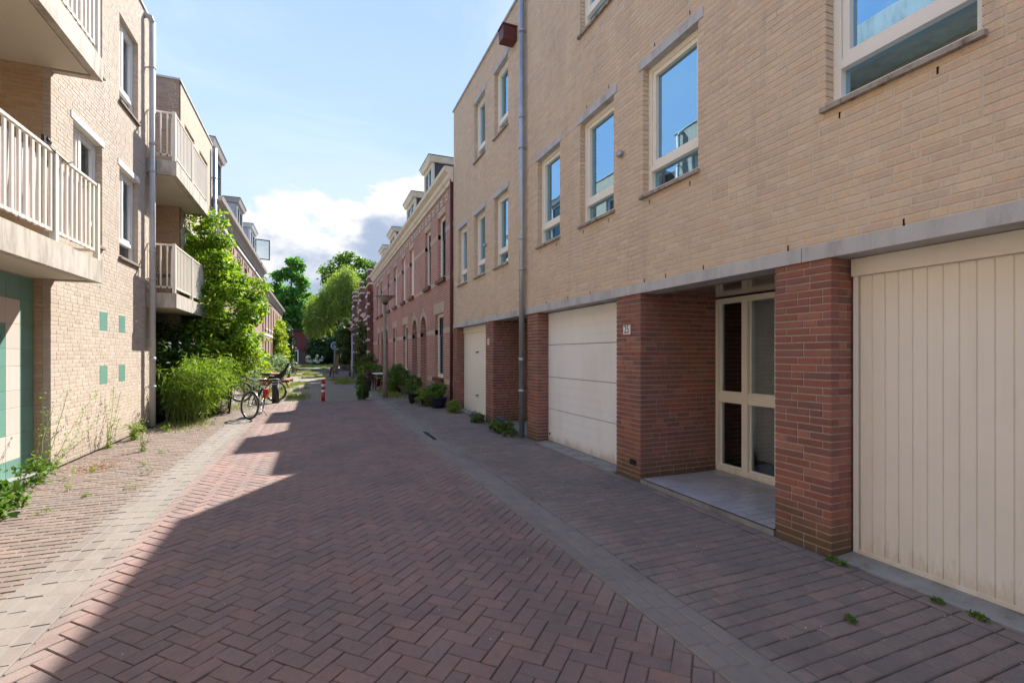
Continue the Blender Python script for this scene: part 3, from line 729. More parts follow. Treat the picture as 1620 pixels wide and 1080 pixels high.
# --- white sectional garage door with 25's house
X = 4.07
gd = thing('garage_door', 'white sectional garage door left of the number 25 plate', 'garage door', (X, 6.9, 0))
for k in range(4):
    z0 = .03+k*.598; m = MB()
    for q in range(4):
        a = z0+.003+q*.148; h = .148 if q < 3 else .145
        m.box(0, .04, -1.285, 1.255, a+.003, a+h-.003)
    m.box(.005, .04, -1.285, 1.255, z0+.003, z0+.592)
    m.build('door_panel', WHITE_D, gd)
m = MB(); m.tube([(-.012, 1.19, .16), (0, 1.19, .16)], .022, 12); m.build('lock', DMETAL, gd)
m = MB(); m.box(.005, .05, -1.28, 1.25, .005, .03); m.build('bottom_seal', RUBBER, gd)
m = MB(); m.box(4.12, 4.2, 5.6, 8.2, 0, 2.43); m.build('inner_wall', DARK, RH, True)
m = MB(); m.hexa([(3.80, 5.63, -.03), (4.12, 5.63, -.03), (4.12, 8.16, -.03), (3.80, 8.16, -.03), (3.80, 5.63, .010), (4.12, 5.63, .032), (4.12, 8.16, .032), (3.80, 8.16, .010)]); m.build('threshold', THRESH, RH, True)
# --- ribbed cream garage door at the right edge
gd2 = thing('garage_door', 'ribbed cream up-and-over garage door right of the brick pillar by the porch', 'garage door', (4.10, 1.45, 0))
pitch = .0935; k = 0; y = 1.10
m = MB(); m.box(.0101, .04, -1.15, 1.10, .05, 2.29); m.build('backing_sheet', CREAM_D, gd2)
while y > -1.12:
    mb = MB(); a, b = y-pitch+.007, y-.002
    mb.hexa([(.010, a-.003, .06), (.0, a+.001, .06), (.0, b-.001, .06), (.010, b+.003, .06), (.010, a-.003, 2.28), (.0, a+.001, 2.28), (.0, b-.001, 2.28), (.010, b+.003, 2.28)])
    mb.build('door_plank', CREAM_D, gd2); y -= pitch
m = MB(); m.box(-.012, .03, -1.17, 1.115, .03, .06); m.build('bottom_rail', CREAM, gd2)
m = MB(); m.box(-.01, .04, 1.112, 1.148, .03, 2.29); m.build('door_jamb', WHITE, gd2)
m = MB(); m.box(-.035, .02, -1.2, 1.15, 2.285, 2.425); m.build('header_board', CREAM_D, gd2)
m = MB(); m.box(4.15, 4.25, .2, 2.7, 0, 2.43); m.build('inner_wall', DARK, RH, True)
m = MB(); m.hexa([(3.845, .28, -.03), (4.16, .28, -.03), (4.16, 2.60, -.03), (3.845, 2.60, -.03), (3.845, .28, .018), (4.16, .28, .035), (4.16, 2.60, .035), (3.845, 2.60, .018)]); m.build('threshold', THRESH, RH, True)
# --- cream garage door of the far modern house
gd3 = thing('garage_door', 'plain cream garage door with two small handles beside the red brick row', 'garage door', (4.07, 12.45, 0))
for k in range(10): m = MB(); m.box(0, .04, -1.29+k*.258, -1.036+k*.258, .04, 2.24); m.build('door_plank', CREAM, gd3)
m = MB(); m.box(-.02, .03, -1.3, 1.3, 2.245, 2.425); m.build('header_board', CREAM, gd3)
for z in (1.72, .55): m = MB(); m.tube([(-.03, -.12, z), (-.03, .1, z-.03)], .012, 8); m.box(-.03, 0, -.02, .02, z-.03, z); m.build('handle', DMETAL, gd3)
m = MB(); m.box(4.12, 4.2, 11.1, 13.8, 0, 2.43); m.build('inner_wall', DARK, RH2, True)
m = MB(); m.box(3.86, 4.12, 11.16, 13.74, -.03, .03); m.build('threshold', THRESH, RH2, True)
# --- plates, vent, box, pipe
def text_mesh(txt, size):
    cu = bpy.data.curves.new('txt', 'FONT'); cu.body = txt; cu.size = size; cu.align_x = 'CENTER'; cu.align_y = 'CENTER'; cu.extrude = .001
    o = bpy.data.objects.new('txt', cu); COL.objects.link(o); dg = bpy.context.evaluated_depsgraph_get(); me = bpy.data.meshes.new_from_object(o.evaluated_get(dg))
    bpy.data.objects.remove(o); return me
INK = M('black_ink', (.015, .015, .02), .5, .05)
pl = thing('number_plate', 'white house number plate reading 25 on the red brick pillar', 'number plate', (RX-.012, 5.355, 1.975))
m = MB(); m.box(-.004, .010, -.075, .075, -.062, .062); m.build('plate', WHITEP, pl)
me = text_mesh('25', .15); me.materials.clear(); me.materials.append(INK); o = link('digits', me, pl)
o.matrix_local = Matrix.Translation((-.0055, 0, 0)) @ Matrix(((0, 0, -1), (-1, 0, 0), (0, 1, 0))).to_4x4() @ Matrix.Diagonal((.72, 1, 1, 1))
pl = thing('number_plate', 'small white upright plate on the pillar between cream door and dark porch', 'number plate', (RX-.012, 10.93, 1.95))
m = MB(); m.box(-.004, .010, -.06, .06, -.075, .075); m.build('plate', WHITEP, pl)
m = MB(); ring(m, -.006, 1, -.025, .025, -.055, .055, .008, 0, .004); m.build('digits', INK, pl)
m = MB(); fbox(m, RX, 1, 5.17, 5.30, .20, .27, -.006, .02); m.build('air_vent', DARK, RH, True)
bx = thing('box', 'brown red square box fixed high beside the drainpipe under the roof edge', 'box', (RX-.16, 9.28, 8.12))
m = MB(); m.box(-.15, .15, -.13, .13, 0, .27); m.build('casing', BROWNBOX, bx); m = MB(); m.box(-.17, .16, -.145, .145, .27, .30); m.build('lid', BROWNBOX, bx)
for x, y, z in ((RX-.02, 5.47, 4.35), (RX-.02, 11.1, 4.3)):
    f = tag(MB().lathe((0, 0, 0), [(.0, 0), (.05, .01), (.045, .05), (.0, .06)], 10).build('wall_bracket', ZINC), 'small grey metal bracket fixed between two first-floor windows of the '+('near sand brick house' if y < 8 else 'far sand brick house'), 'bracket'); f.location = (x, y, z); f.rotation_euler = (0, -1.4, 0)
downpipe('drainpipe', 'tall galvanised drainpipe between the two sand brick houses', RX-.09, 8.71, .02, 9.3, .055, ZINC, ZINC, RX)

# ================================================================ LEFT: MODERN APARTMENTS
LH = thing('apartment_building', 'pale brick apartment building with concrete balconies and green tiled wall', 'building', (LX, 9, 0))
LH2 = thing('apartment_building', 'pale brick apartment building behind the bamboo with stacked corner balconies', 'building', (LX, 17, 0))
LT = 9.22
wl = [(11.40, 12.45, 6.55, 8.22), (11.40, 12.45, 3.54, 5.28), (9.5, 10.6, 3.54, 5.31), (9.5, 10.6, 6.55, 8.22)]
gs = [(10.49, 10.83, 2.06, 2.41), (11.37, 11.70, 2.06, 2.41), (10.49, 10.83, 1.11, 1.46), (11.37, 11.70, 1.11, 1.46)]
brL = []
fac_bricks(brL, LX, -1, 8.82, 13.25, 0, LT, with_lintels(wl[1:3])+[wl[0], wl[3]]+gs, 0, 21)
perp_bricks(brL, 8.82, -3.69, LX-.094, 0, 2.72, 1, 22)
perp_bricks(brL, 8.82, -5.2, LX-.094, 3.03, 5.74, 1, 23); perp_bricks(brL, 8.82, -5.2, LX-.094, 6.03, 9.0, 1, 24)
fac_slab(LX, -1, 8.828, 13.25, 0, LT, wl, MORT_L, LH, d0=.0025)
m = MB(); m.box(-5.3, LX-.25, 8.828, 9.0, 3.0, 9.0); m.box(-4, LX-.25, 8.828, 9.0, 0, 2.9); m.build('side_wall', MORT_L, LH, True)
emit(brL, LH, [BEIGE_L, ORANGE], 300, ch=.0015)
for a, b, c, d in gs: m = MB(); fbox(m, LX, -1, a+.012, b-.012, c+.012, d-.012, -.001, .03); m.build('glazed_tile', TG, LH, True)
for i, w in enumerate(wl): win_modern(LH, LX, -1, *w, fr=WHITE, glass=GL_CLR, mull=.42, curtain=CURT, lintel=i in (1, 2), sillm=SILL_B, lm=WHITEP, blind=True)
m = MB(); m.box(-9.5, -5.2, -16, 13.25, 0, LT-.3); m.box(-5.2, LX-.45, 9.0, 13.25, 0, LT-.3); m.box(LX-.45, LX-.26, 12.9, 13.25, 0, LT-.3); m.build('core_wall', TB_BEIGE, LH, True)
m = MB(); m.box(-9.5, LX-.0, 4.9, 8.815, LT-.5, LT-.05); m.box(-9.5, LX-.26, 8.83, 13.25, LT-.29, LT-.05); m.build('roof', CONC, LH, True)
m = MB(); fbox(m, LX, -1, 8.7, 13.28, LT, LT+.05, -.03, .3); m.build('roof_edge', CONC, LH, True)
weeps(LH, LX, -1, [(9.3, 2.8), (10.5, 2.8)])
wn = [(a, a+1.05, z, z+1.7) for a in (-13, -9.5, -6, -2.5, 1.0) for z in (.9, 3.54, 6.55)]
fac_slab(LX, -1, -16, 4.9, 0, LT, wn, TB_BEIGE, LH, d0=0, grow=0)  # unseen sunlit front outside the frame, added to bounce fill light across
for w in wn: win_modern(LH, LX, -1, *w, fr=WHITE, glass=GL_CLR, mull=.42, curtain=CURT, lintel=False, sillm=SILL_B)
m = MB(); m.box(-9.5, LX-.26, -16, 4.89, LT-.29, LT-.05); m.build('roof', CONC, LH, True)
m = MB(); m.box(-5.2, LX-.26, 4.6, 4.89, 0, LT-.3); m.build('side_wall', TB_BEIGE, LH, True)
# glazed tile wall below the balcony
m = MB(); m.box(-3.9, -3.696, 4.92, 8.818, -.05, 2.72); tw = m.build('tiled_wall', GROUT, LH, True)
rows = [-.04, .26, .59, .94, 1.17, 1.49, 1.72, 2.05, 2.38, 2.70]
def tcol(c, r):
    if r == 0 or r == 8 or c == 0: return 0
    if c == 1: return 1
    c2 = (c-2) % 4
    if c2 < 2: return 1 if r in (1, 7) else 0
    return 1
bl = []
for c in range(0, 11):
    y1 = 8.816-c*.325
    for r in range(9):
        z0, z1 = rows[r], rows[r+1]
        bl.append((Vector((-3.69, y1-.1625, (z0+z1)/2)), Vector((0, 1, 0)), Vector((0, 0, 1)), Vector((1, 0, 0)), .320, z1-z0-.005, .01, (tcol(c, r))))
emit(bl, tw, [TG, TP], 300, 'glazed_wall_tile', .002, stuff='glazed_wall_tile')
m = MB(); m.box(-3.69, -3.50, 4.92, 8.8, -.05, .035); m.build('plinth', THRESH, LH, True)
m = MB(); m.box(-3.694, -3.688, 7.2, 8.0, 2.45, 2.66); m.build('top_light', GL_DK, tw)

def balcony(t, y0, y1, zb, loggia_y0, cloth=True, ydet=4.0, posts=(), endrail=False, far_end=False):
    zt = zb+.33; xf = -2.94
    m = MB(); m.box(xf-.10, xf, y0, y1, zb, zt)
    m.box(LX+.002, xf-.10, y1-.10, y1, zb, zt)
    if endrail: m.box(LX+.002, xf-.10, y0, y0+.1, zb, zt)
    b = m.build('balcony', CONC_D, t, True)
    m = MB(); m.box(-5.2, xf-.125, y0+(.12 if endrail else 0), y1-.125, zb+.03, zt-.04) if False else m.box(LX+.002, xf-.125, y0+(.12 if endrail else 0), y1-.125, zb+.02, zt-.03)
    m.build('soffit', SOFFIT, b)
    m = MB(); m.box(LX+.002, xf-.1, y0+(.1 if endrail else 0), y1-.1, zb+.06, zt-.05); m.build('deck', CONC_D, b)
    xr = -3.0; zr = zt+1.12
    m = MB(); m.box(xr-.02, xr+.025, max(y0, ydet-2)+.05, y1-.06, zr-.035, zr); m.build('top_rail', RAILC, b)
    m = MB(); m.box(xr-.012, xr+.012, max(y0, ydet-2)+.05, y1-.06, zt+.12, zt+.16); m.build('bottom_rail', RAILC, b)
    for yp in posts: m = MB(); m.box(xr-.03, xr+.035, yp-.035, yp+.035, zt-.005, zr+.01); m.build('railing_post', RAILC, b)
    y = y1-.17
    while y > max(y0+.1, ydet):
        m = MB(); m.box(xr-.008, xr+.014, y-.022, y+.022, zt+.12, zr-.03); m.build('baluster', RAILC, b); y -= .135
    if endrail:
        m = MB(); m.box(LX+.01, xr, y0+.05, y0+.09, zr-.035, zr); m.build('top_rail', RAILC, b)
        m = MB(); m.box(LX+.01, xr, y0+.06, y0+.08, zt+.12, zt+.16); m.build('bottom_rail', RAILC, b)
        x = xr-.13
        while x > LX-.05: m = MB(); m.box(x-.014, x+.014, y0+.06, y0+.08, zt+.12, zr-.03); m.build('baluster', RAILC, b); x -= .125
    m = MB(); m.box(LX+.005, xr, y1-.09, y1-.05, zr-.035, zr); m.box(LX+.005, xr, y1-.08, y1-.06, zt+.12, zt+.16); m.build('end_rail', RAILC, b)
    if cloth:
        m = MB(); n = int((y1-.15-max(y0, ydet-1))/.02); yy = [y1-.15-.02*i for i in range(n)]
        for i, y in enumerate(yy):
            d = .018*math.sin(i*.95)+.012*math.sin(i*.41+1)
            m.v += [(xr-.055+d, y, zt+.14), (xr-.045+d*.4, y, zr-.10-.04*abs(math.sin(i*.155)))]
        for i in range(n-1): m.face([2*i, 2*i+1, 2*i+3, 2*i+2], True)
        m.build('privacy_cloth', CLOTH, b)
    return b
b1 = balcony(LH, 4.9, 8.93, 2.70, 0, posts=(8.87, 7.63, 6.3, 5.0))
b2 = balcony(LH, 4.9, 8.93, 5.70, 0, posts=(8.87, 7.63, 6.3, 5.0))
for z in (2.72, 5.72): MB().box(-5.2, LX+.001, 4.92, 8.815, z, z+.28).build('loggia_floor', SOFFIT, LH, True)
# clamp lamp and cord on the balcony rail
cl = thing('clamp_lamp', 'small black clamp lamp fixed to the first balcony rail by the corner post', 'lamp', (-3.02, 7.45, 4.15))
m = MB(); m.box(-.015, .015, -.03, .03, -.02, .12); m.build('bracket', DMETAL, cl); m = MB(); m.tube([(0, .03, .1), (0, .12, .08)], .03, 10); m.build('lamp_head', DMETAL, cl)
m = MB(); m.tube([(-2.99, 7.35, 4.17), (-2.97, 7.6, 4.13), (-2.965, 7.9, 4.11), (-2.97, 8.1, 4.2)], .008, 6); tag(m.build('cord', RUBBER), 'thin black cord tied along the first balcony rail', 'cord')
downpipe('drainpipe', 'tall grey drainpipe on the sunlit pale brick corner left of the bamboo', LX+.12, 12.95, .05, 9.03, .06, GREYP, GREYP, LX)
m = MB(); m.tube([(LX+.12, 12.95, 9.0), (LX+.10, 12.9, 9.12), (LX-.02, 12.86, 9.12)], .06, 12); tag(m.build('drain_outlet', GREYP), 'grey elbow outlet under the roof edge on top of the left drainpipe', 'pipe')

# second apartment building
w2 = [(16.34, 17.55, 6.6, 8.27), (18.25, 19.5, 6.6, 8.27), (16.40, 17.5, 3.54, 5.3), (18.2, 19.6, 3.54, 5.3)]
fac_slab(LX, -1, 15.8, 20.3, 0, LT, w2, TB_BEIGE, LH2, d0=0, grow=0)
br2 = []; perp_bricks(br2, 15.795, -5.2, LX, 3.03, 5.74, 1, 31); perp_bricks(br2, 15.795, -5.2, LX, 6.03, LT, 0, 32)
m = MB(); m.box(-5.3, LX-.0, 15.803, 15.9, 2.95, LT-.002); m.box(-5.2, LX-.2, 15.803, 16.1, 0, 3); m.build('side_wall', MORT_R, LH2, True)
SHB = brickmat('shade_grey_brick', [(.30, .235, .19), (.34, .27, .22), (.26, .20, .165), (.38, .30, .24)], (.2, .16, .13))  # pale brick of the camera-facing side wall, with its shade in the colour
emit(br2, LH2, [SHB, ORANGE], 300)
for i, w in enumerate(w2): win_modern(LH2, LX, -1, *w, fr=WHITE, glass=GL_CLR, mull=.42, curtain=CURT, lintel=i > 1, sillm=SILL_B, lm=WHITEP)
m = MB(); m.box(-9.5, -5.2, 13.26, 20.3, 0, LT-.3); m.box(-5.2, LX-.45, 15.9, 20.3, 0, LT-.3); m.box(-5.2, -4.6, 13.26, 15.8, 0, 2.6); m.build('core_wall', TB_BROWN, LH2, True)
m = MB(); m.box(-9.5, LX-.26, 15.9, 20.3, LT-.29, LT-.05); m.build('roof', CONC, LH2, True)
m = MB(); fbox(m, LX, -1, 15.76, 20.32, LT, LT+.05, -.03, .3); m.box(-5.2, LX-.3, 15.76, 16.0, LT, LT+.05); m.build('roof_edge', CONC, LH2, True)
for z in (2.70, 5.70):
    b = balcony(LH2, 13.0, 16.5, z, 0, posts=(13.06, 14.7, 16.44), endrail=True, ydet=13.1)
    m = MB(); m.box(-5.2, LX+.001, 13.27, 15.79, z+.02, z+.3); m.build('loggia_floor', SOFFIT, LH2, True)
downpipe('drainpipe', 'grey drainpipe at the far end of the second apartment building', LX+.1, 20.2, .05, 9.1, .07, ZINC, ZINC, LX)
ch = thing('garden_chair', 'metal chair standing on the lower corner balcony behind the drainpipe', 'chair', (-3.3, 13.6, 3.05))
m = MB(); m.box(-.2, .2, -.2, .2, .43, .46); m.build('seat', DMETAL, ch)
for a in (-.18, .18):
    for b in (-.18, .18): m = MB(); m.tube([(a, b, 0), (a*.95, b*.95, .43)], .012, 6); m.build('leg', DMETAL, ch)
m = MB(); m.torus((0, .2, .68), (0, 1, 0), .2, .012, 20, 5, 0, math.pi); m.build('backrest', DMETAL, ch)
# ================================================================ RIGHT: RED BRICK ROW
def win_old(parent, X, s, y0, y1, z0, z1, fr=CREAM, glass=GL_DK, sill=True, casing=.11, mid=.66, dark=DMETAL, blank=False, lintel=None, sillm=None):
    mb = MB(); ring(mb, X, s, y0, y1, z0, z1, casing, .10, .22)
    w = mb.build('window', fr, parent, True)
    if blank:
        m = MB(); fbox(m, X, s, y0+casing, y1-casing, z0+casing, z1-casing, .15, .18); m.build('blank_board', WHITE, w)  # plain white board fills the opening in place of sash and panes
    else:
        zm = z0+mid*(z1-z0)
        m = MB(); ring(m, X, s, y0+casing+.002, y1-casing-.002, z0+casing+.002, zm, .05, .15, .20); ring(m, X, s, y0+casing+.002, y1-casing-.002, zm+.002, z1-casing-.002, .05, .13, .20); m.build('sash', dark, w)
        m = MB(); fbox(m, X, s, y0+casing+.05, y1-casing-.05, z0+casing+.05, zm-.05, .175, .18); m.build('pane', glass, w)
        m = MB(); fbox(m, X, s, y0+casing+.05, y1-casing-.05, zm+.05, z1-casing-.05, .155, .16); m.build('pane', glass, w)
    if sill: m = MB(); fbox(m, X, s, y0-.06, y1+.06, z0-.13, z0-.002, -.10, .16); m.build('sill', sillm or BROWNBOX if sillm is None else sillm, w)
    if lintel:
        m = MB(); n = 5; L = y1-y0+.30
        for k in range(n):
            a = y0-.15+k*L/n; sk = (k-(n-1)/2)*.03
            m = MB(); P = [(a+.004, z1+.002), (a+L/n-.004, z1+.002), (a+L/n-.004+sk+.0, z1+.36), (a+.004+sk, z1+.36)]
            m.prism([(X+s*0, 0)], 0, 0, 0) if False else None
            pts = []
            for d in (-.015, .10):
                for (yy, zz) in P: pts.append((X+s*d, yy, zz))
            m.hexa([pts[0], pts[1], pts[5], pts[4], pts[3], pts[2], pts[6], pts[7]]); m.build('lintel_stone', lintel, w)
    return w
def cornice(t, X, s, y0, y1, z0, prof, mat, name='cornice'):
    m = MB(); n = len(prof); b = 0
    for y in (y0, y1):
        for d, z in prof: m.v.append((X-s*d, y, z0+z))
    for i in range(n): j = (i+1) % n; m.face([i, j, n+j, n+i])
    m.face(list(range(n))); m.face(list(range(n, 2*n))[::-1])
    return m.build(name, mat, t, True)
PROF = [(0, 0), (.06, 0), (.08, .08), (.14, .14), (.16, .24), (.28, .33), (.30, .43), (.26, .45), (0, .45)]
def dormer(t, X, s, y0, y1, z0, z1, dep, wallm, sidem, trim, openw=False, over=.16):
    xf = X; m = MB()
    w = .12
    m.box(xf, xf+s*.10, y0, y0+w, z0, z1-.22); m.box(xf, xf+s*.10, y1-w, y1, z0, z1-.22); m.box(xf, xf+s*.10, y0+w, y1-w, z1-.36, z1-.22); m.box(xf, xf+s*.10, y0+w, y1-w, z0, z0+.2)
    ym = (y0+y1)/2; m.box(xf+s*.02, xf+s*.08, ym-.04, ym+.04, z0+.2, z1-.36)
    d = m.build('dormer', trim, t, True)
    m = MB(); m.box(xf+s*.06, xf+s*.065, y0+w, y1-w, z0+.2, z1-.36); m.build('pane', GL_DK, d)
    m = MB(); m.box(xf+s*.102, xf+s*dep, y0+.01, y0+.1, z0, z1-.22); m.box(xf+s*.102, xf+s*dep, y1-.1, y1-.01, z0, z1-.22); m.build('cheek', sidem, d)
    m = MB(); m.hexa([(xf-s*over*.5, y0-over*.5, z1-.21), (xf+s*dep, y0-over*.5, z1-.21), (xf+s*dep, y1+over*.5, z1-.21), (xf-s*over*.5, y1+over*.5, z1-.21), (xf-s*over, y0-over, z1), (xf+s*dep, y0-over, z1), (xf+s*dep, y1+over, z1), (xf-s*over, y1+over, z1)]); m.build('dormer_cornice', trim, d)
    m = MB(); m.box(xf-s*(over+.01), xf+s*dep, y0-over-.01, y1+over+.01, z1+.001, z1+.03); m.build('dormer_roof', SLATE, d)
    if openw:
        a = Vector((xf-s*.02, y1-w-.05, 0)); dirv = Vector((-s*.9, .25, 0)).normalized(); L = .85
        for q0, q1 in (((0, z0+.25), (L, z0+.25)), ((0, z1-.4), (L, z1-.4)), ((0, z0+.25), (0, z1-.4)), ((L, z0+.25), (L, z1-.4))):
            pass
        m = MB(); P = lambda u, z: a+dirv*u+Vector((0, 0, z))
        m.beam(P(0, z0+.28), P(L, z0+.28), .05, .06); m.beam(P(0, z1-.4), P(L, z1-.4), .05, .06)
        m.beam(P(.03, z0+.28), P(.03, z1-.4), .05, .06, (1, 0, 0)); m.beam(P(L-.03, z0+.28), P(L-.03, z1-.4), .05, .06, (1, 0, 0))
        f = m.build('open_casement', DMETAL, d)
        m = MB(); m.beam(P(.05, (z0+z1-.12)/2), P(L-.05, (z0+z1-.12)/2), .01, z1-z0-.75); m.build('pane', GL_CLR, f)
    return d
def arch_pts(y0, y1, zs, n=12, pt=1.0):
    r = (y1-y0)/2; c = (y0+y1)/2
    return [(c+r*math.cos(math.pi-math.pi*i/n), zs+r*pt*math.sin(math.pi*i/n)) for i in range(n+1)]
def row_house(idx, y0, y1, ups, lows, arch, label, dorm, blanks=(), mat=TB_RED):
    t = thing('brick_house', label, 'house', (RX, (y0+y1)/2, 0), 0, 'red brick houses on the right side')
    ztop = 6.86; holes = [(*u, 4.13, 6.22) for u in ups]+[(*u, .86, 3.02) for u in lows]+[(arch[0], arch[1], .0, 3.1)]
    fac_slab(RX, 1, y0, y1, 0, ztop, holes, mat, t, d0=0, grow=0, th=.24)
    # arch spandrel: fill square hole corners down to the curve
    zs = 3.1-(arch[1]-arch[0])/2; ap = arch_pts(*arch, zs)
    m = MB()
    for (ya, za), (yb, zb) in zip(ap, ap[1:]):
        m.hexa([(RX+.001, ya, za), (RX+.001, yb, zb), (RX+.239, yb, zb), (RX+.239, ya, za), (RX+.001, ya, 3.0999), (RX+.001, yb, 3.0999), (RX+.239, yb, 3.0999), (RX+.239, ya, 3.0999)])
    m.build('arch_spandrel', mat, t, True)
    r = (arch[1]-arch[0])/2; c = (arch[0]+arch[1])/2; n = 11
    for k in range(n):
        a0 = math.pi*k/n+.012; a1 = math.pi*(k+1)/n-.012; R2 = r+.20+(.14 if k == n//2 else 0)
        m = MB(); P = []
        for d in (-.02, .12):
            for (rr, aa) in ((r-.0, a0), (R2, a0), (R2, a1), (r-.0, a1)): P.append((RX+d, c-rr*math.cos(aa), zs+rr*math.sin(aa)))
        m.hexa([P[0], P[1], P[2], P[3], P[4], P[5], P[6], P[7]]); m.build('arch_stone', STONE, t, True)
    # deep porch behind the arch
    m = MB(); m.box(RX+.241, RX+1.3, arch[0]-.15, arch[0]-.0, 0, 3.3); m.box(RX+.241, RX+1.3, arch[1], arch[1]+.15, 0, 3.3); m.box(RX+.241, RX+1.3, arch[0], arch[1], 3.12, 3.3); m.build('porch_wall', mat, t, True)
    m = MB(); m.box(RX+1.1, RX+1.16, arch[0], arch[1], .15, 2.3); d = m.build('front_door', DMETAL, t, True); m = MB(); m.box(RX+1.12, RX+1.15, arch[0], arch[1], 2.3, 3.12); m.build('fanlight', GL_DK, d)
    m = MB(); m.box(RX-.15, RX+1.1, arch[0]-.02, arch[1]+.02, -.02, .14); m.build('doorstep', CONC, t, True)
    for i, u in enumerate(ups): win_old(t, RX, 1, *u, 4.13, 6.22, blank=i in blanks, lintel=None, sillm=BROWNBOX)
    for u in ups:
        for k in range(5): L = (u[1]-u[0])/5; m = MB(); fbox(m, RX, 1, u[0]+k*L+.004, u[0]+(k+1)*L-.004, 6.222, 6.42, -.012, .1); m.build('lintel_stone', STONE, t, True)
    for u in lows: win_old(t, RX, 1, *u, .86, 3.02, lintel=STONE, sillm=BROWNBOX)
    # stone bands
    op = {'hi': [(*u,) for u in ups], 'lo': [(*u,) for u in lows]+[arch]}
    for z0, z1, cuts in ((.68, .86, op['lo']), (2.33, 2.49, op['lo']), (4.0, 4.13, []), (5.55, 5.69, op['hi'])):
        m = MB(); slab(m, y0, y1, z0, z1, [(a-(.12 if z0 == .68 else .0), b+(.12 if z0 == .68 else 0), z0-1, z1+1) for a, b in cuts] if z0 != 4.0 else [(a-.07, b+.07, 3, 5) for a, b in ups], lambda mm, a, b, p, q: fbox(MB(), RX, 1, a, b, p, q, -.012, .1).build('stone_band', STONE, t, True))
    # frieze of white crosses between small stone brackets
    k = 0; y = y0+.28
    while y < y1-.1:
        m = MB()
        for a in (.78, -.78): m.obox((RX-.012, y, 6.62), (.022, .30, .055), Matrix.Rotation(a, 3, 'X'))
        m.build('frieze_cross', STONEW, t, True)
        m = MB(); m.box(RX-.03, RX, y+.26, y+.34, 6.47, 6.80); m.build('frieze_block', STONE, t, True)
        y += .60
    cornice(t, RX, 1, y0, y1, 6.86, PROF, CORN)
    m = MB(); m.hexa([(RX+.02, y0, 7.28), (RX+8, y0, 7.28), (RX+8, y1, 7.28), (RX+.02, y1, 7.28), (RX+1.3, y0, 8.6), (RX+7, y0, 8.6), (RX+7, y1, 8.6), (RX+1.3, y1, 8.6)]); m.build('roof', SLATE, t, True)
    dormer(t, RX+.15, 1, dorm[0], dorm[1], 7.3, dorm[2], 1.8, WHITE, SLATE, CORN)
    m = MB(); m.box(RX+.241, RX+8, y0+.01, y0+.2, 0, 7.27); m.box(RX+.241, RX+8, y1-.2, y1-.01, 0, 7.27); m.box(RX+7.8, RX+8, y0+.2, y1-.2, 0, 7.27); m.box(RX+1.6, RX+1.8, y0+.2, y1-.2, 0, 7.27); m.build('party_wall', mat, t, True)
    return t
row_house(0, 14.12, 19.38, [(15.08, 16.11), (17.25, 18.2)], [(15.38, 16.54)], (17.95, 19.05), 'red brick house right beside the sand brick house, with a tall dark sash window', (17.7, 19.1, 9.0))
row_house(1, 19.38, 24.75, [(20.47, 21.49), (22.6, 23.6)], [(22.0, 23.15)], (19.75, 20.85), 'red brick house with two blank white upper windows behind the near street lamp', (21.2, 23.1, 8.75), blanks=(0, 1))
row_house(2, 24.75, 30.05, [(25.1, 26.15), (27.5, 28.55)], [(25.3, 26.4)], (28.3, 29.4), 'red brick house third along the red row, beyond the near street lamp', (26.9, 28.8, 8.6), blanks=(0,))
row_house(3, 30.05, 36.1, [(30.7, 31.8), (32.8, 33.9)], [(32.3, 33.3)], (30.4, 31.5), 'red brick house at the far end of the cream corniced red row', (30.9, 32.8, 8.45))
m = MB(); m.tube([(0, 0, .02), (0, 0, 7.0)], .045, 10); o = m.build('drainpipe', BROWNBOX); o.location = (RX-.05, 14.2, 0); tag(o, 'thin dark red drainpipe between sand brick house and red brick row', 'drainpipe')
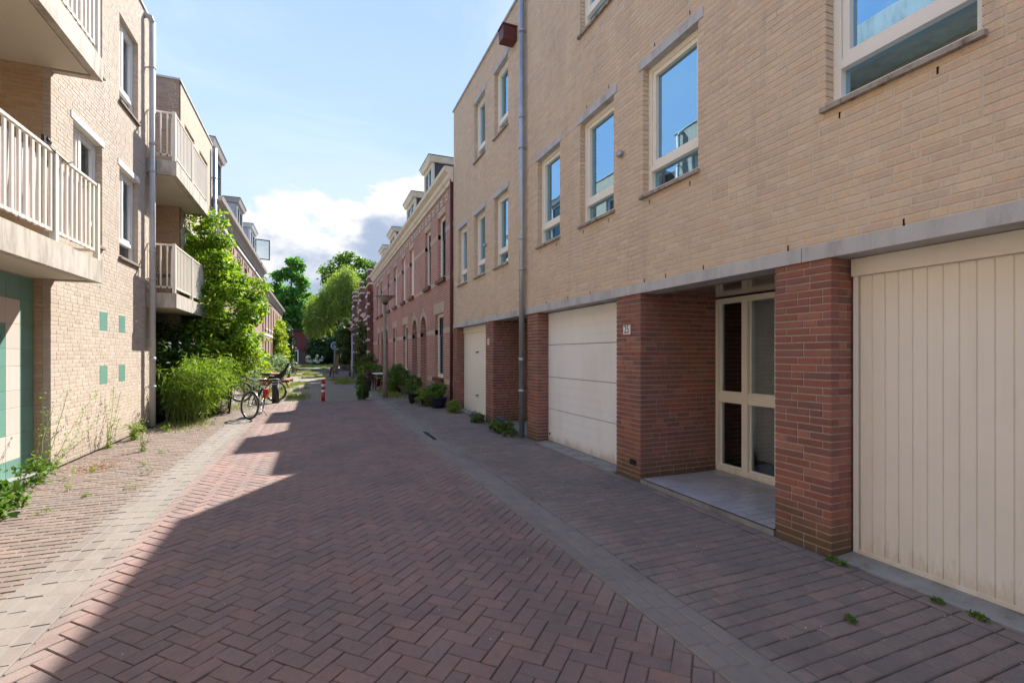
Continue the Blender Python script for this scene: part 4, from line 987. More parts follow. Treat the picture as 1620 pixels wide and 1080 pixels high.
# dark gabled houses with white bands
for i, (y0, y1, lab, xx, zg) in enumerate(((36.12, 41.5, 'dark brick gabled house with white bands next to the red row', 3.6, 7.9), (41.5, 47.0, 'dark brick gabled house with white bands behind the far lamp', 3.45, 7.7), (47.0, 52.5, 'last dark brick gabled house with white bands before the trees', 3.3, 7.5))):
    t = thing('brick_house', lab, 'house', (xx, (y0+y1)/2, 0), 0, 'banded dark brick gabled houses')
    ym = y0+1.9; hs = [(y0+.9, y0+2.0, .9, 2.9), (y0+3.4, y0+4.4, .15, 2.9), (y0+.9, y0+2.0, 4.0, 5.6)]
    fac_slab(xx, 1, y0, y1, 0, 4.6, [(a, b, c, min(d, 4.6)) for a, b, c, d in hs[:2]]+[(hs[2][0], hs[2][1], 4.0, 4.6)], TB_DRED, t, d0=0, grow=0)
    fac_slab(xx, 1, y0, y0+3.0, 4.6, 6.2, [(hs[2][0], hs[2][1], 4.6, 5.6)], TB_DRED, t, name='gable_wall', d0=0, grow=0)
    for k, wd in enumerate((2.4, 1.7, 1.0)):
        m = MB(); c = y0+1.5; zz = 6.2+k*(zg-6.2)/3; m.box(xx, xx+.3, c-wd/2, c+wd/2, zz, zz+(zg-6.2)/3); m.build('gable_step', TB_DRED, t, True)
        m = MB(); m.box(xx-.04, xx+.32, c-wd/2-.05, c+wd/2+.05, zz+(zg-6.2)/3, zz+(zg-6.2)/3+.09); m.build('coping', STONEW, t, True)
    for z in (.85, 1.75, 2.6, 3.4, 4.3, 5.2, 6.0):
        m = MB(); slab(m, y0, y1 if z < 4.4 else y0+3.0, z, z+.16, [h for h in [(a, b, c-.01, d+.01) for a, b, c, d in hs]], lambda mm, a, b, p, q: fbox(MB(), xx, 1, a, b, p, q, -.03, .05).build('white_band', STONEW, t, True))
    for h in (hs[0], hs[2]): win_old(t, xx, 1, *h, casing=.1, sillm=STONEW, fr=WHITE)
    m = MB(); fbox(m, xx, 1, hs[1][0], hs[1][1], .1, 2.9, .12, .2); m.build('front_door', WINE, t, True)
    for yy in (y0+.02, y1-.35): m = MB(); m.box(xx-.14, xx, yy, yy+.3, 0, 6.6 if yy < y0+1 else 5.0); m.build('pier', TB_DRED, t, True)
    for z in (1.75, 2.6, 3.4, 4.3, 5.2, 6.0):
        m = MB(); m.box(xx-.17, xx-.14, y0+.0, y0+.34, z, z+.16); m.box(xx-.17, xx+.0, y0-.03, y0+.015, z, z+.16); m.build('white_band', STONEW, t, True)
    cornice(t, xx, 1, y0+3.02, y1, 4.6, [(d*.8, z*.6) for d, z in PROF], CORN)
    m = MB(); m.hexa([(xx+.05, y0, 4.85), (xx+7, y0, 4.85), (xx+7, y1, 4.85), (xx+.05, y1, 4.85), (xx+2.2, y0, 7.2), (xx+5, y0, 7.2), (xx+5, y1, 7.2), (xx+2.2, y1, 7.2)]); m.build('roof', SLATE, t, True)
    m = MB(); m.box(xx+.25, xx+7, y0+.01, y0+.2, 0, 4.85); m.box(xx+.25, xx+7, y1-.2, y1-.01, 0, 4.85); m.build('party_wall', TB_DRED, t, True)
    m = MB(); m.box(xx+1.0, xx+1.6, y1-.6, y1-.1, 6.0, 8.2); m.build('chimney', TB_DRED, t, True)
t = thing('brick_house', 'small tan brick building end behind the far street lamp', 'house', (3.0, 57, 0))
m = MB(); m.box(2.6, 8, 54, 60, 0, 5.2); m.build('wall', TB_TAN, t, True); m = MB(); m.box(2.5, 8.1, 53.9, 60.1, 5.2, 5.4); m.build('roof', DMETAL, t, True)
for y in (55, 57.6): m = MB(); m.box(2.57, 2.6, y, y+1.1, 1, 2.8); m.build('window', WHITE, t, True)
m = MB(); m.box(2.57, 2.6, 54, 60, 3.2, 3.34); m.build('white_band', STONEW, t, True)

# ================================================================ LEFT: OLD ROWS
LPROF = [(0, 0), (.05, 0), (.06, .12), (.12, .18), (.14, .30), (.30, .36), (.34, .5), (0, .5)]
def old_house(y0, y1, ups, lows, label, dorm, openw=False):
    t = thing('brick_house', label, 'house', (LX, (y0+y1)/2, 0), 0, 'old pinkish brick houses on the left side'); ztop = 6.95
    holes = [(*u, 4.15, 6.25) for u in ups]+[(*u, .9, 3.0) for u in lows]
    fac_slab(LX, -1, y0, y1, 0, ztop, holes, TB_PINK, t, d0=0, grow=0)
    for h in holes: win_old(t, LX, -1, *h, fr=CORN_L, casing=.09, sillm=STONEW, glass=GL_DK)
    for u in ups:
        m = MB(); ap = arch_pts(u[0]-.02, u[1]+.02, 6.25, 6, .25)
        for (a, za), (b, zb) in zip(ap, ap[1:]): m.hexa([(LX-.1, a, za-.0), (LX+.02, a, za-.0), (LX+.02, b, zb), (LX-.1, b, zb), (LX-.1, a, za+.2), (LX+.02, a, za+.2), (LX+.02, b, zb+.2), (LX-.1, b, zb+.2)])
        m.build('arch_band', TB_BROWN, t, True)
        m = MB(); fbox(m, LX, -1, u[1]+.5, u[1]+.56, 6.2, 6.5, -.03, .02); m.build('wall_anchor', DMETAL, t, True)
    m = MB(); fbox(m, LX, -1, y0, y1, 6.72, 6.84, -.03, .05); m.build('white_band', STONEW, t, True)
    m = MB(); fbox(m, LX, -1, y0, y1, 6.6, 6.66, -.02, .05); m.build('dark_band', DMETAL, t, True)
    cornice(t, LX, -1, y0, y1, 6.95, LPROF, CORN_L)
    m = MB(); m.hexa([(LX-7.5, y0, 7.43), (LX-.02, y0, 7.43), (LX-.02, y1, 7.43), (LX-7.5, y1, 7.43), (LX-6.5, y0, 8.9), (LX-1.3, y0, 8.9), (LX-1.3, y1, 8.9), (LX-6.5, y1, 8.9)]); m.build('roof', SLATE, t, True)
    dormer(t, LX-.1, -1, *dorm, 1.9, WHITE, ZINC, CORN_L if not openw else WHITE, openw=openw)
    m = MB(); m.box(LX-7.5, LX-.25, y0+.01, y0+.2, 0, 7.42); m.box(LX-7.5, LX-.25, y1-.2, y1-.01, 0, 7.42); m.box(LX-1.6, LX-1.4, y0+.2, y1-.2, 0, 7.4); m.build('party_wall', TB_PINK, t, True)
    return t
old_house(20.35, 26.1, [(21.3, 22.3), (23.55, 24.6)], [(21.3, 22.3), (23.55, 24.6)], 'old pinkish brick house just beyond the pale apartments, behind the tall shrub', (20.7, 22.9, 7.45, 9.65))
old_house(26.1, 32.0, [(26.35, 27.4), (28.75, 29.85)], [(26.35, 27.4), (28.75, 29.85)], 'old pinkish brick house in the middle of the left cornice row', (27.0, 29.0, 7.45, 9.3))
old_house(32.0, 37.9, [(32.2, 33.3), (34.35, 35.5)], [(32.2, 33.3), (34.35, 35.5)], 'old pinkish brick house with an open dark casement in its dormer', (32.2, 34.6, 7.45, 9.35), openw=True)
# a third dormer window close to the apartments
t3 = thing('brick_house', 'narrow dark red brick gable between the two old left rows', 'house', (LX, 38.4, 0)); m = MB(); m.box(LX-7, LX+.03, 37.92, 38.9, 0, 6.9); m.build('wall', TB_DRED, t3, True); m = MB(); m.box(LX-7, LX+.08, 37.92, 38.95, 6.9, 7.1); m.build('roof', SLATE, t3, True)
for i, (y0, y1, lab) in enumerate(((38.95, 48.9, 'low pink brick row house with white tall windows and yellow climber at its far end'), (48.95, 59, 'low pink brick row house farthest along the left side'))):
    t = thing('brick_house', lab, 'house', (LX, (y0+y1)/2, 0)); ups = [(y0+.9+k*2.35, y0+1.9+k*2.35) for k in range(4)]
    holes = [(*u, 3.6, 5.5) for u in ups]+[(*u, .9, 2.7) for u in ups[:3]]+[(ups[3][0], ups[3][1], .1, 2.7)]
    fac_slab(LX, -1, y0, y1, 0, 5.95, holes, TB_PINK, t, d0=0, grow=0)
    for h in holes[:7]: win_old(t, LX, -1, *h, fr=WHITE, casing=.12, sillm=STONEW)
    m = MB(); fbox(m, LX, -1, holes[7][0], holes[7][1], .1, 2.7, .1, .16); m.build('front_door', WINE, t, True)
    m = MB(); fbox(m, LX, -1, y0, y1, 3.05, 3.2, -.03, .05); m.build('white_band', STONEW, t, True)
    cornice(t, LX, -1, y0, y1, 5.95, LPROF, CORN_L)
    m = MB(); m.hexa([(LX-7.5, y0, 6.43), (LX-.02, y0, 6.43), (LX-.02, y1, 6.43), (LX-7.5, y1, 6.43), (LX-5, y0, 7.6), (LX-2.3, y0, 7.6), (LX-2.3, y1, 7.6), (LX-5, y1, 7.6)]); m.build('roof', SLATE, t, True)
    m = MB(); m.box(LX-7.5, LX-.25, y0+.01, y0+.2, 0, 6.42); m.box(LX-7.5, LX-.25, y1-.2, y1-.01, 0, 6.42); m.build('party_wall', TB_DRED, t, True)
# far shed
t = thing('shed', 'dark red clad shed with a white framed doorway at the street end', 'shed', (-3.5, 80, 0))
m = MB(); m.box(-9, -.3, 82, 88, 2.0, 5.3); m.build('clad_wall', SHED, t, True); m = MB(); m.box(-9, .2, 81.9, 88, 0, 2.0); m.build('lower_wall', TB_BROWN, t, True)
m = MB(); m.box(-9.2, -.1, 81.7, 88.3, 5.3, 5.5); m.build('roof', DMETAL, t, True)
m = MB(); ring(m, 0, 1, 0, 1, 0, 1, .1, 0, .1) if False else None
m = MB(); m.box(-4.3, -4.12, 81.8, 81.88, 0, 2.3); m.box(-2.7, -2.52, 81.8, 81.88, 0, 2.3); m.box(-4.12, -2.7, 81.8, 81.88, 2.12, 2.3); fr = m.build('door_frame', WHITE, t, True)
m = MB(); m.box(-4.1, -2.7, 81.84, 81.88, 0, 2.1); m.build('door_leaf', BLACKP, fr)
t = tag(MB().box(-14, 14, 84.5, 84.9, 0, 2.2).build('garden_wall', TB_BROWN), 'low brown brick wall behind the dark hedge at the street end', 'wall')

# ================================================================ TREES
tree('maple_tree', 'tall dark green broadleaf tree behind the red shed', 'tree', (-4.6, 92, 0), .35, 4.5,
     [((0.4, 0, 8.2), (4.6, 4.2, 4.3)), ((.6, 0, 13.2), (3.2, 2.8, 3.6)), ((1.0, 0, 16.6), (1.7, 1.5, 2.6))], 150, .95, 110, .52, .40, LF_MAPLE)
tree('willow_tree', 'light green weeping tree hanging over the street end', 'tree', (2.2, 62, 0), .26, 3.5,
     [((.7, 0, 9.4), (1.9, 2.2, 2.4)), ((-1.2, 0, 7.2), (1.8, 2.0, 1.6)), ((1.1, 0, 11.0), (1.1, 1.3, 1.2)), ((1.6, 0, 7.0), (1.5, 1.8, 1.6))], 85, .8, 62, .42, .13, LF_WILL, droop=1.4)
# hanging strands of the willow
P = []
for _ in range(950):
    a = rng.uniform(0, 2*math.pi); r = rng.uniform(.3, 1)**.5; x = -.1+(3.3+.5*math.sin(3*a))*r*math.cos(a); y = 2.8*r*math.sin(a); z = min(8.6+(x+3)*.85, 12.4-abs(x-1.2)*1.1)+rng.uniform(-3.2, .7)-abs(y)*.3; L = rng.uniform(1.4, 4.2); zb = rng.uniform(3.6, 6.0)
    for k in range(26): P.append((x+.12*math.sin(k*.4+a), y, max(z-L*k/26, zb)+rng.normal(0, .05)))
P = np.array(P); o = leaves('weeping_strands', P, rng.normal(0, 1, P.shape), .38, .11, LF_WILL, None, droop=1.8); o.parent = bpy.data.objects['willow_tree']
tree('oak_tree', 'fresh green tree crown rising behind the weeping tree and banded gables', 'tree', (7.2, 80, 0), .35, 5,
     [((-.5, 0, 10.5), (4.6, 4, 4.0)), ((-1.5, 0, 14.2), (4.0, 3, 3.0)), ((-4, 0, 13.6), (2.2, 2, 2.4))], 170, .95, 100, .48, .32, LF_OAK)
tree('oak_tree', 'broad green tree filling the gap between shed and weeping tree', 'tree', (2.4, 100, 0), .35, 4,
     [((-1.5, 0, 7.5), (6.5, 4, 5.0))], 200, 1.2, 80, .55, .42, LF_MAPLE)
tree('oak_tree', 'green tree low behind the far pink row house on the left', 'tree', (-9.5, 88, 0), .3, 3, [((0, 0, 6.0), (4.5, 4, 3.8))], 120, 1.2, 80, .5, .4, LF_OAK)
def bush(name, label, cat, base, ells, nb, br, nl, ln, wd, leaf, group=None, droop=0, stems=6, stemr=.02):
    t = thing(name, label, cat, base, 0, group); P, Nn, C = blobs(ells, nb, br, nl); P[:, 2] = np.maximum(P[:, 2], .03)
    m = MB()
    for i in rng.choice(len(C), min(stems, len(C)), replace=False):
        c = Vector(C[i]); m.tube([(c.x*.15, c.y*.15, -.03), (c.x*.5, c.y*.5, c.z*.5), tuple(c)], [stemr, stemr*.8, stemr*.4], 5)
    m.build('stems', BARK, t); leaves('foliage', P, Nn, ln, wd, leaf, t, droop=droop); return t
bush('hedge', 'large dark clipped hedge beneath the weeping tree', 'hedge', (3.0, 80, 0), [((-1.2, 0, 2.2), (3.2, 1.8, 2.5)), ((2.0, 0, 2.0), (2.4, 1.8, 2.2))], 170, .8, 95, .34, .26, LF_HEDGE)
bush('hedge', 'dark hedge at the right end of the street', 'hedge', (6.5, 78, 0), [((0, 0, 3.0), (3.5, 3, 3.2))], 120, .9, 80, .36, .28, LF_HEDGE)
bush('climber', 'yellow green climber covering the far end of the left row', 'climber', (-3.1, 50, 0), [((-.15, 0, 2.3), (.6, 3.2, 2.5)), ((.1, 1, 1.1), (.6, 2.6, 1.1))], 120, .45, 70, .22, .16, LF_LIME)
bush('climber', 'dark green climber on the shaded wall past the yellow climber', 'climber', (-3.5, 62, 0), [((0, 0, 2.6), (.7, 3.0, 2.8))], 100, .6, 70, .3, .22, LF_HEDGE)
bush('climber', 'brownish green climber on the front of the first banded gable house', 'climber', (3.35, 38.6, 0), [((0, 0, 2.6), (.5, 1.0, 1.9)), ((-.1, 0, 1.0), (.6, 1.0, 1.0))], 70, .3, 60, .14, .10, LF_IVY)
bush('climber', 'green climber on the farthest banded gable house by the lamp', 'climber', (2.7, 52, 0), [((0, 0, 2.8), (.7, 1.4, 2.4))], 70, .4, 60, .2, .15, LF_IVY)
# tall shrub on the left
t = tree('shrub', 'tall bright green leafy shrub climbing past the lower corner balcony', 'shrub', (-2.95, 17.0, 0), .06, 1.3,
     [((.1, 0, 1.9), (1.3, 1.6, 1.1)), ((.2, -.9, 1.9), (1.0, 1.0, .8)), ((.25, 0, 3.1), (1.2, 1.4, 1.1)), ((-.1, 0, 4.4), (.8, 1.0, .8)), ((-.1, 0, 5.3), (.55, .6, .7)), ((-.1, 0, 5.75), (.25, .3, .4)), ((-.75, -.3, 4.9), (.45, .5, .22)), ((.9, .3, 3.9), (.5, .5, .3))], 500, .26, 60, .15, .07, LF_SHRUB, droop=.55, limbs=14)
bush('shrub', 'deep green shaded shrub growing under the lower corner balcony', 'shrub', (-3.7, 14.6, 0), [((0, 0, 1.5), (.6, 1.1, 1.0))], 60, .3, 40, .13, .07, LF_HEDGE, stems=4)
# bamboo
bt = thing('bamboo', 'broad clump of arching bamboo at the foot of the left drainpipe', 'bamboo', (-2.85, 14.6, 0)); P = []; N_ = []; m = MB()
for k in range(250):
    x0, y0 = rng.uniform(-.45, .35), rng.uniform(-1.05, 2.0); a = rng.uniform(0, 2*math.pi); H = rng.uniform(1.0, 1.95); out = rng.uniform(.2, .95)
    ox, oy = math.cos(a)*out*.8+.22, math.sin(a)*out
    if y0+oy < -1.35: oy = -1.3-y0
    pts = [(x0+ox*u**1.8, y0+oy*u**1.8, H*(1.25*u-.45*u**3)) for u in np.linspace(0, 1, 9)]
    m.tube(pts, [.007*(1-.08*i) for i in range(9)], 4, False)
    for u in rng.uniform(.22, 1, 70):
        i = u*8; j = min(int(i), 7); f = i-j; q = np.array(pts[j])*(1-f)+np.array(pts[j+1])*f
        P.append(q+rng.normal(0, .085, 3)); N_.append((ox*.4, oy*.4-.1, .8))
P = np.array(P); P[:, 2] = np.clip(P[:, 2], .06, 2.2); ok = (P[:, 1] > -1.5); P = P[ok]; N_ = np.array(N_)[ok]
m.build('stems', STEM, bt); leaves('foliage', P, N_, .17, .022, LF_BAM, bt, droop=1.2)

# weeds by the left wall
def weed(label, base, stems, leafm=LF_WEED, group=None, ll=.05, lw=.022, dens=55, flower=0, cat='weed', sm=STEM, sr=.004):
    t = thing('weed', label, cat, base, 0, group); P = []; m = MB(); tips = []
    for pts in stems:
        pts = [Vector(p) for p in pts]
        c = [];
        for i in range(len(pts)-1):
            for k in range(4): c.append(pts[i].lerp(pts[i+1], k/4)+Vector(rng.normal(0, .006, 3)))
        c.append(pts[-1]); m.tube(c, [sr*(1-.6*i/len(c)) for i in range(len(c))], 5, False); tips.append(c[-1])
        L = sum((a-b).length for a, b in zip(c, c[1:]))
        for k in range(int(dens*L)):
            u = rng.uniform(0, 1)**1.6*(len(c)-1); i = min(int(u), len(c)-2); P.append(tuple(c[i].lerp(c[i+1], u-i)+Vector(rng.normal(0, .018, 3))))
    m.build('stem', sm, t); P = np.array(P); P[:, 2] = np.maximum(P[:, 2], .01)
    leaves('foliage', P, rng.normal(0, 1, P.shape)+np.array([0, 0, 1]), ll, lw, leafm, t)
    if flower: 
        Q = np.array([np.array(tp)+rng.normal(0, .012, 3) for tp in tips for _ in range(flower)]); leaves('flower', Q, rng.normal(0, 1, Q.shape), .02, .014, FLW_W, t)
    return t
st = [[(0, 0, 0), (-.02, .06, .35), (.02, .10, .8), (.01, .16, 1.15)], [(0, .02, 0), (.04, .2, .4), (0, .25, .9)], [(0, .05, 0), (.05, .5, .35), (.05, 1.25, .85), (.03, 1.75, 1.05)],
      [(0, .05, 0), (.08, .6, .3), (.10, 1.5, .6), (.06, 2.4, .75)], [(.02, 0, 0), (.1, .3, .22), (.12, .8, .5), (.05, 1.2, .8)], [(0, 0, 0), (.1, -.15, .15), (.12, -.3, .2)], [(0, 0, 0), (.15, .1, .2), (.2, .2, .22)], [(0, .0, 0), (-.05, .3, .5), (-.1, .7, .95)], [(0, .05, 0), (.02, .4, .45), (-.02, .9, 1.15)]]
weed('straggly tall weed with long leaning stems beside the green tiles', (-3.3, 7.95, 0), st, dens=34, flower=3, ll=.045, lw=.018, sr=.0065)
P = rng.normal(0, 1, (200, 3))*np.array([.11, .14, .10])+np.array([0, 0, .16]); P[:, 2] = np.abs(P[:, 2]); o = leaves('foliage', P, P*[1, 1, 2]+[0, 0, .3], .07, .045, LF_POT); o.parent = bpy.data.objects['weed']
weed('thin dry weed standing at the middle of the pale brick wall', (-3.38, 10.45, 0), [[(0, 0, 0), (.02, .1, .5), (0, .3, 1.1)], [(0, 0, 0), (0, .3, .45), (.02, .55, .95)], [(0, 0, 0), (.04, -.1, .4), (.02, -.2, .9)], [(0, 0, 0), (.05, .2, .2), (.05, .4, .5)], [(0, 0, 0), (.05, .05, .2), (.05, .12, .35)]], dens=45, flower=4, sr=.005)
weed('low spiky green weed in the shaded corner left of the drainpipe', (-3.25, 11.3, 0), [[(0, 0, 0), (a*.4, b*.4, .2), (a, b, .33)] for a, b in ((.12, 0), (-.1, .1), (0, .16), (.1, -.12), (-.05, -.12), (.02, .02))], ll=.11, lw=.02, dens=90)
weed('slender upright weed on the pavement before the drainpipe', (-2.72, 9.9, 0), [[(0, 0, 0), (-.02, .02, .25), (.03, .0, .55)], [(0, 0, 0), (.05, .05, .18), (.08, .1, .32)], [(0, 0, 0), (-.04, .0, .2), (-.02, .05, .42)]], ll=.07, lw=.02, dens=90)
weed('small weed by the foot of the left drainpipe', (-2.95, 12.2, 0), [[(0, 0, 0), (.03, .02, .1), (.05, .05, .16)], [(0, 0, 0), (-.05, 0, .14)]], ll=.06, lw=.03, dens=90)
bush('shrub', 'small dark leafy shrub at the left edge of the pavement', 'shrub', (-3.05, 6.55, 0), [((0, 0, .12), (.2, .26, .2)), ((-.02, -.4, .2), (.2, .3, .32))], 26, .1, 30, .085, .055, LF_POT, stems=5, stemr=.008)
k = 0
for (x, y, lab) in ((-2.35, 8.6, 'beside the orange debris'), (-2.75, 7.4, 'nearest the tall straggly weed'), (-2.5, 7.0, 'in front of the green tiled wall'), (-2.15, 8.0, 'halfway to the gutter'), (-2.1, 7.2, 'closest to the left gutter'), (-2.6, 6.4, 'nearest the small dark shrub'), (-2.35, 9.6, 'in line with the four green tiles'), (-2.9, 8.5, 'near the pale plinth end')):
    bush('weed', 'tiny weed tuft between left pavement bricks, '+lab, 'weed', (x, y, 0), [((0, 0, .035), (.06, .06, .04))], 4, .035, 8, .035, .013, LF_WEED, stems=3, stemr=.002)
for (x, y, lab, s_) in ((3.79, 2.52, 'below the near brick pillar', .85), (3.80, 1.86, 'under the ribbed garage door, farther of two', .6), (3.79, 1.66, 'under the ribbed garage door, nearer of two', .7), (3.05, 1.95, 'alone on the right pavement', .55), (-.42, 2.50, 'between the sunken red pavers', .8), (-.27, 2.45, 'right of the sunken red pavers', .7)):
    bush('weed', 'small green weed '+lab, 'weed', (x, y, 0), [((0, 0, .02*s_), (.05*s_, .07*s_, .02*s_))], 6, .025*s_, 16, .04*s_, .02*s_, LF_POT, stems=3, stemr=.002)
def scatter(name, x0, x1, y0, y1, n, mat, ln, wd, label, cat=None, cl=0):
    P = np.stack([rng.uniform(x0, x1, n), rng.uniform(y0, y1, n), rng.uniform(.006, .014, n)], 1)
    if cl: 
        c = np.stack([rng.uniform(x0, x1, cl), rng.uniform(y0, y1, cl), np.full(cl, .02)], 1); P = c[rng.integers(0, cl, n)]+rng.normal(0, 1, (n, 3))*np.array([.16, .35, .004]); P[:, 2] = np.abs(P[:, 2])
    o = leaves(name, P, np.tile([0, 0, 3.], (n, 1)), ln, wd, mat, None, jitter=.5); o['kind'] = 'stuff'; o['label'] = label; return o
scatter('leaf_litter', -3.45, -2.6, 7.2, 10.8, 420, LF_DRY, .028, .014, 'dry brown debris lying along the pale wall')
P = rng.normal(0, 1, (700, 3))*np.array([.13, .22, .008])+np.array([-2.95, 8.75, .012]); o = leaves('leaf_litter', P, np.tile([0, 0, 2.], (700, 1)), .03, .014, LF_DRY); o['kind'] = 'stuff'; o['label'] = 'small heap of orange dry debris by the wall'
scatter('leaf_litter', 2.3, 3.7, 1.3, 9, 120, FLW_W, .010, .008, 'pale crumbs scattered on the right pavement')
scatter('leaf_litter', -1.4, 1.9, 1.3, 9, 110, FLW_W, .008, .006, 'pale crumbs scattered on the road bricks')
def grass(x0, x1, y0, y1, n, label, cl, h=.10):
    c = np.stack([rng.uniform(x0, x1, cl), rng.uniform(y0, y1, cl), np.zeros(cl)], 1); P = c[rng.integers(0, cl, n)]+rng.normal(0, 1, (n, 3))*np.array([.22, .5, 0]); P[:, 2] = 0
    P = P[(P[:, 0] > -3.4) & (P[:, 0] < 3.7)]
    o = leaves('grass', P, rng.normal(0, 1, P.shape)*[1, 1, .1], h, .02, LF_GRASS, None, droop=-2.5); o['kind'] = 'stuff'; o['label'] = label
grass(-2.0, -.3, 18.6, 30, 4200, 'sparse grass tufts between the plaza bricks beyond the left bollard', 22)
grass(-2.6, 1.0, 30, 60, 5200, 'yellow green grass in the far part of the street', 30, .14)
grass(-3.2, 3.0, 60, 79, 7000, 'sunlit grass verge at the far street end', 60, .2)
grass(.9, 2.1, 28, 34, 2200, 'grass patch before the far picnic table', 8, .12)
grass(2.3, 3.2, 18.3, 22, 1500, 'grass around the foot of the near street lamp', 9, .09)
grass(-3.4, -1.9, 12.6, 17.5, 1800, 'short weeds under the bamboo and bicycles', 12, .07)

# ================================================================ STREET THINGS
# near lamp
def lamp(label, x, y, h, pm, grp='street lamps on the right side', r=.06):
    t = thing('street_lamp', label, 'street lamp', (x, y, 0), 0, grp)
    m = MB(); m.tube([(0, 0, -.02), (0, 0, h*.3), (0, 0, h*.31), (0, 0, h-.30)], [r*1.45, r*1.35, r*.9, r*.75], 12); m.build('pole', pm, t)
    m = MB(); m.lathe((0, 0, h-.34), [(.05, 0), (.09, .03), (.10, .09), (.07, .10)], 16); m.build('collar', DMETAL, t)
    m = MB(); m.lathe((0, 0, h-.25), [(.09, 0), (.30, .20), (.30, .215)], 24); m.build('lamp_shade', LAMPG, t)
    m = MB(); m.lathe((0, 0, h-.033), [(.37, 0), (.38, .03), (.12, .055), (.0, .06)], 24); m.build('lamp_cap', LAMPG, t)
lamp('brown street lamp with dish head in front of the red brick row', 2.42, 18.64, 3.85, POLE)
lamp('pale grey street lamp farther off beside the climber covered gable', 2.30, 34.7, 3.45, POLEG)
def bollard_rw(label, x, y):
    t = thing('bollard', label, 'bollard', (x, y, 0)); z = 0; segs = [(.0, .30, REDP), (.30, .40, WHITEP), (.40, .50, REDP), (.50, .60, WHITEP), (.60, .74, REDP)]
    for i, (a, b, mt) in enumerate(segs): m = MB(); m.tube([(0, 0, a+(-.02 if i == 0 else .001)), (0, 0, b)], .062 if mt is REDP else .0625, 14); m.build('post' if i == 0 else 'band', mt, t)
    m = MB(); m.lathe((0, 0, .74), [(.062, 0), (.05, .02), (0, .025)], 14); m.build('cap', REDP, t)
    m = MB(); m.box(-.1, .1, -.1, .1, 0, .012); m.build('base_plate', REDP, t)
bollard_rw('red and white striped bollard in the middle of the street', .23, 18.2)
def bollard_dark(label, x, y, h, r, top=None, grp=None):
    t = thing('bollard', label, 'bollard', (x, y, 0), 0, grp)
    m = MB(); m.tube([(0, 0, -.02), (0, 0, h-.18)], r, 14); m.tube([(0, 0, h-.14), (0, 0, h-.10)], r, 14); m.tube([(0, 0, h-.06), (0, 0, h-.0)], r*1.0, 14); m.build('post', BOLL if top is None else DMETAL, t)
    if top is None:
        m = MB(); m.tube([(0, 0, h-.18), (0, 0, h-.14)], r*1.01, 14); m.tube([(0, 0, h-.10), (0, 0, h-.06)], r*1.01, 14); m.build('band', POLEG, t)
        m = MB(); m.lathe((0, 0, h), [(r, 0), (r*.9, .015), (0, .018)], 14); m.build('cap', LAMPG, t)
    else: m = MB(); m.tube([(0, 0, h-.22), (0, 0, h-.06)], r*1.06, 14); m.build('band', top, t)
bollard_dark('thick dark bollard with two pale bands beside the bicycles', -1.27, 18.1, .80, .115)
bollard_dark('dark bollard beyond the brown picnic table, nearer of two', -1.82, 37.3, .85, .12)
bollard_dark('dark bollard beyond the brown picnic table, farther of two', -1.88, 45.9, .9, .13)
bollard_dark('dark bollard with red collar wrapped by a green plant', 1.70, 18.4, .80, .11, WINE)
bollard_dark('dark bollard with red collar by the small table', 2.2, 22.6, .92, .10, WINE)
bush('pot_plant', 'upright green plant hugging the red collared bollard', 'plant', (1.5, 18.25, 0), [((0, 0, .5), (.15, .17, .5))], 60, .10, 50, .06, .03, LF_POT, stems=6, stemr=.008)
bush('flower', 'white flowers at the foot of the plant wrapped bollard', 'flower', (1.78, 18.05, 0), [((0, 0, .1), (.12, .12, .12))], 12, .06, 22, .03, .02, FLW_W, stems=4, stemr=.003)
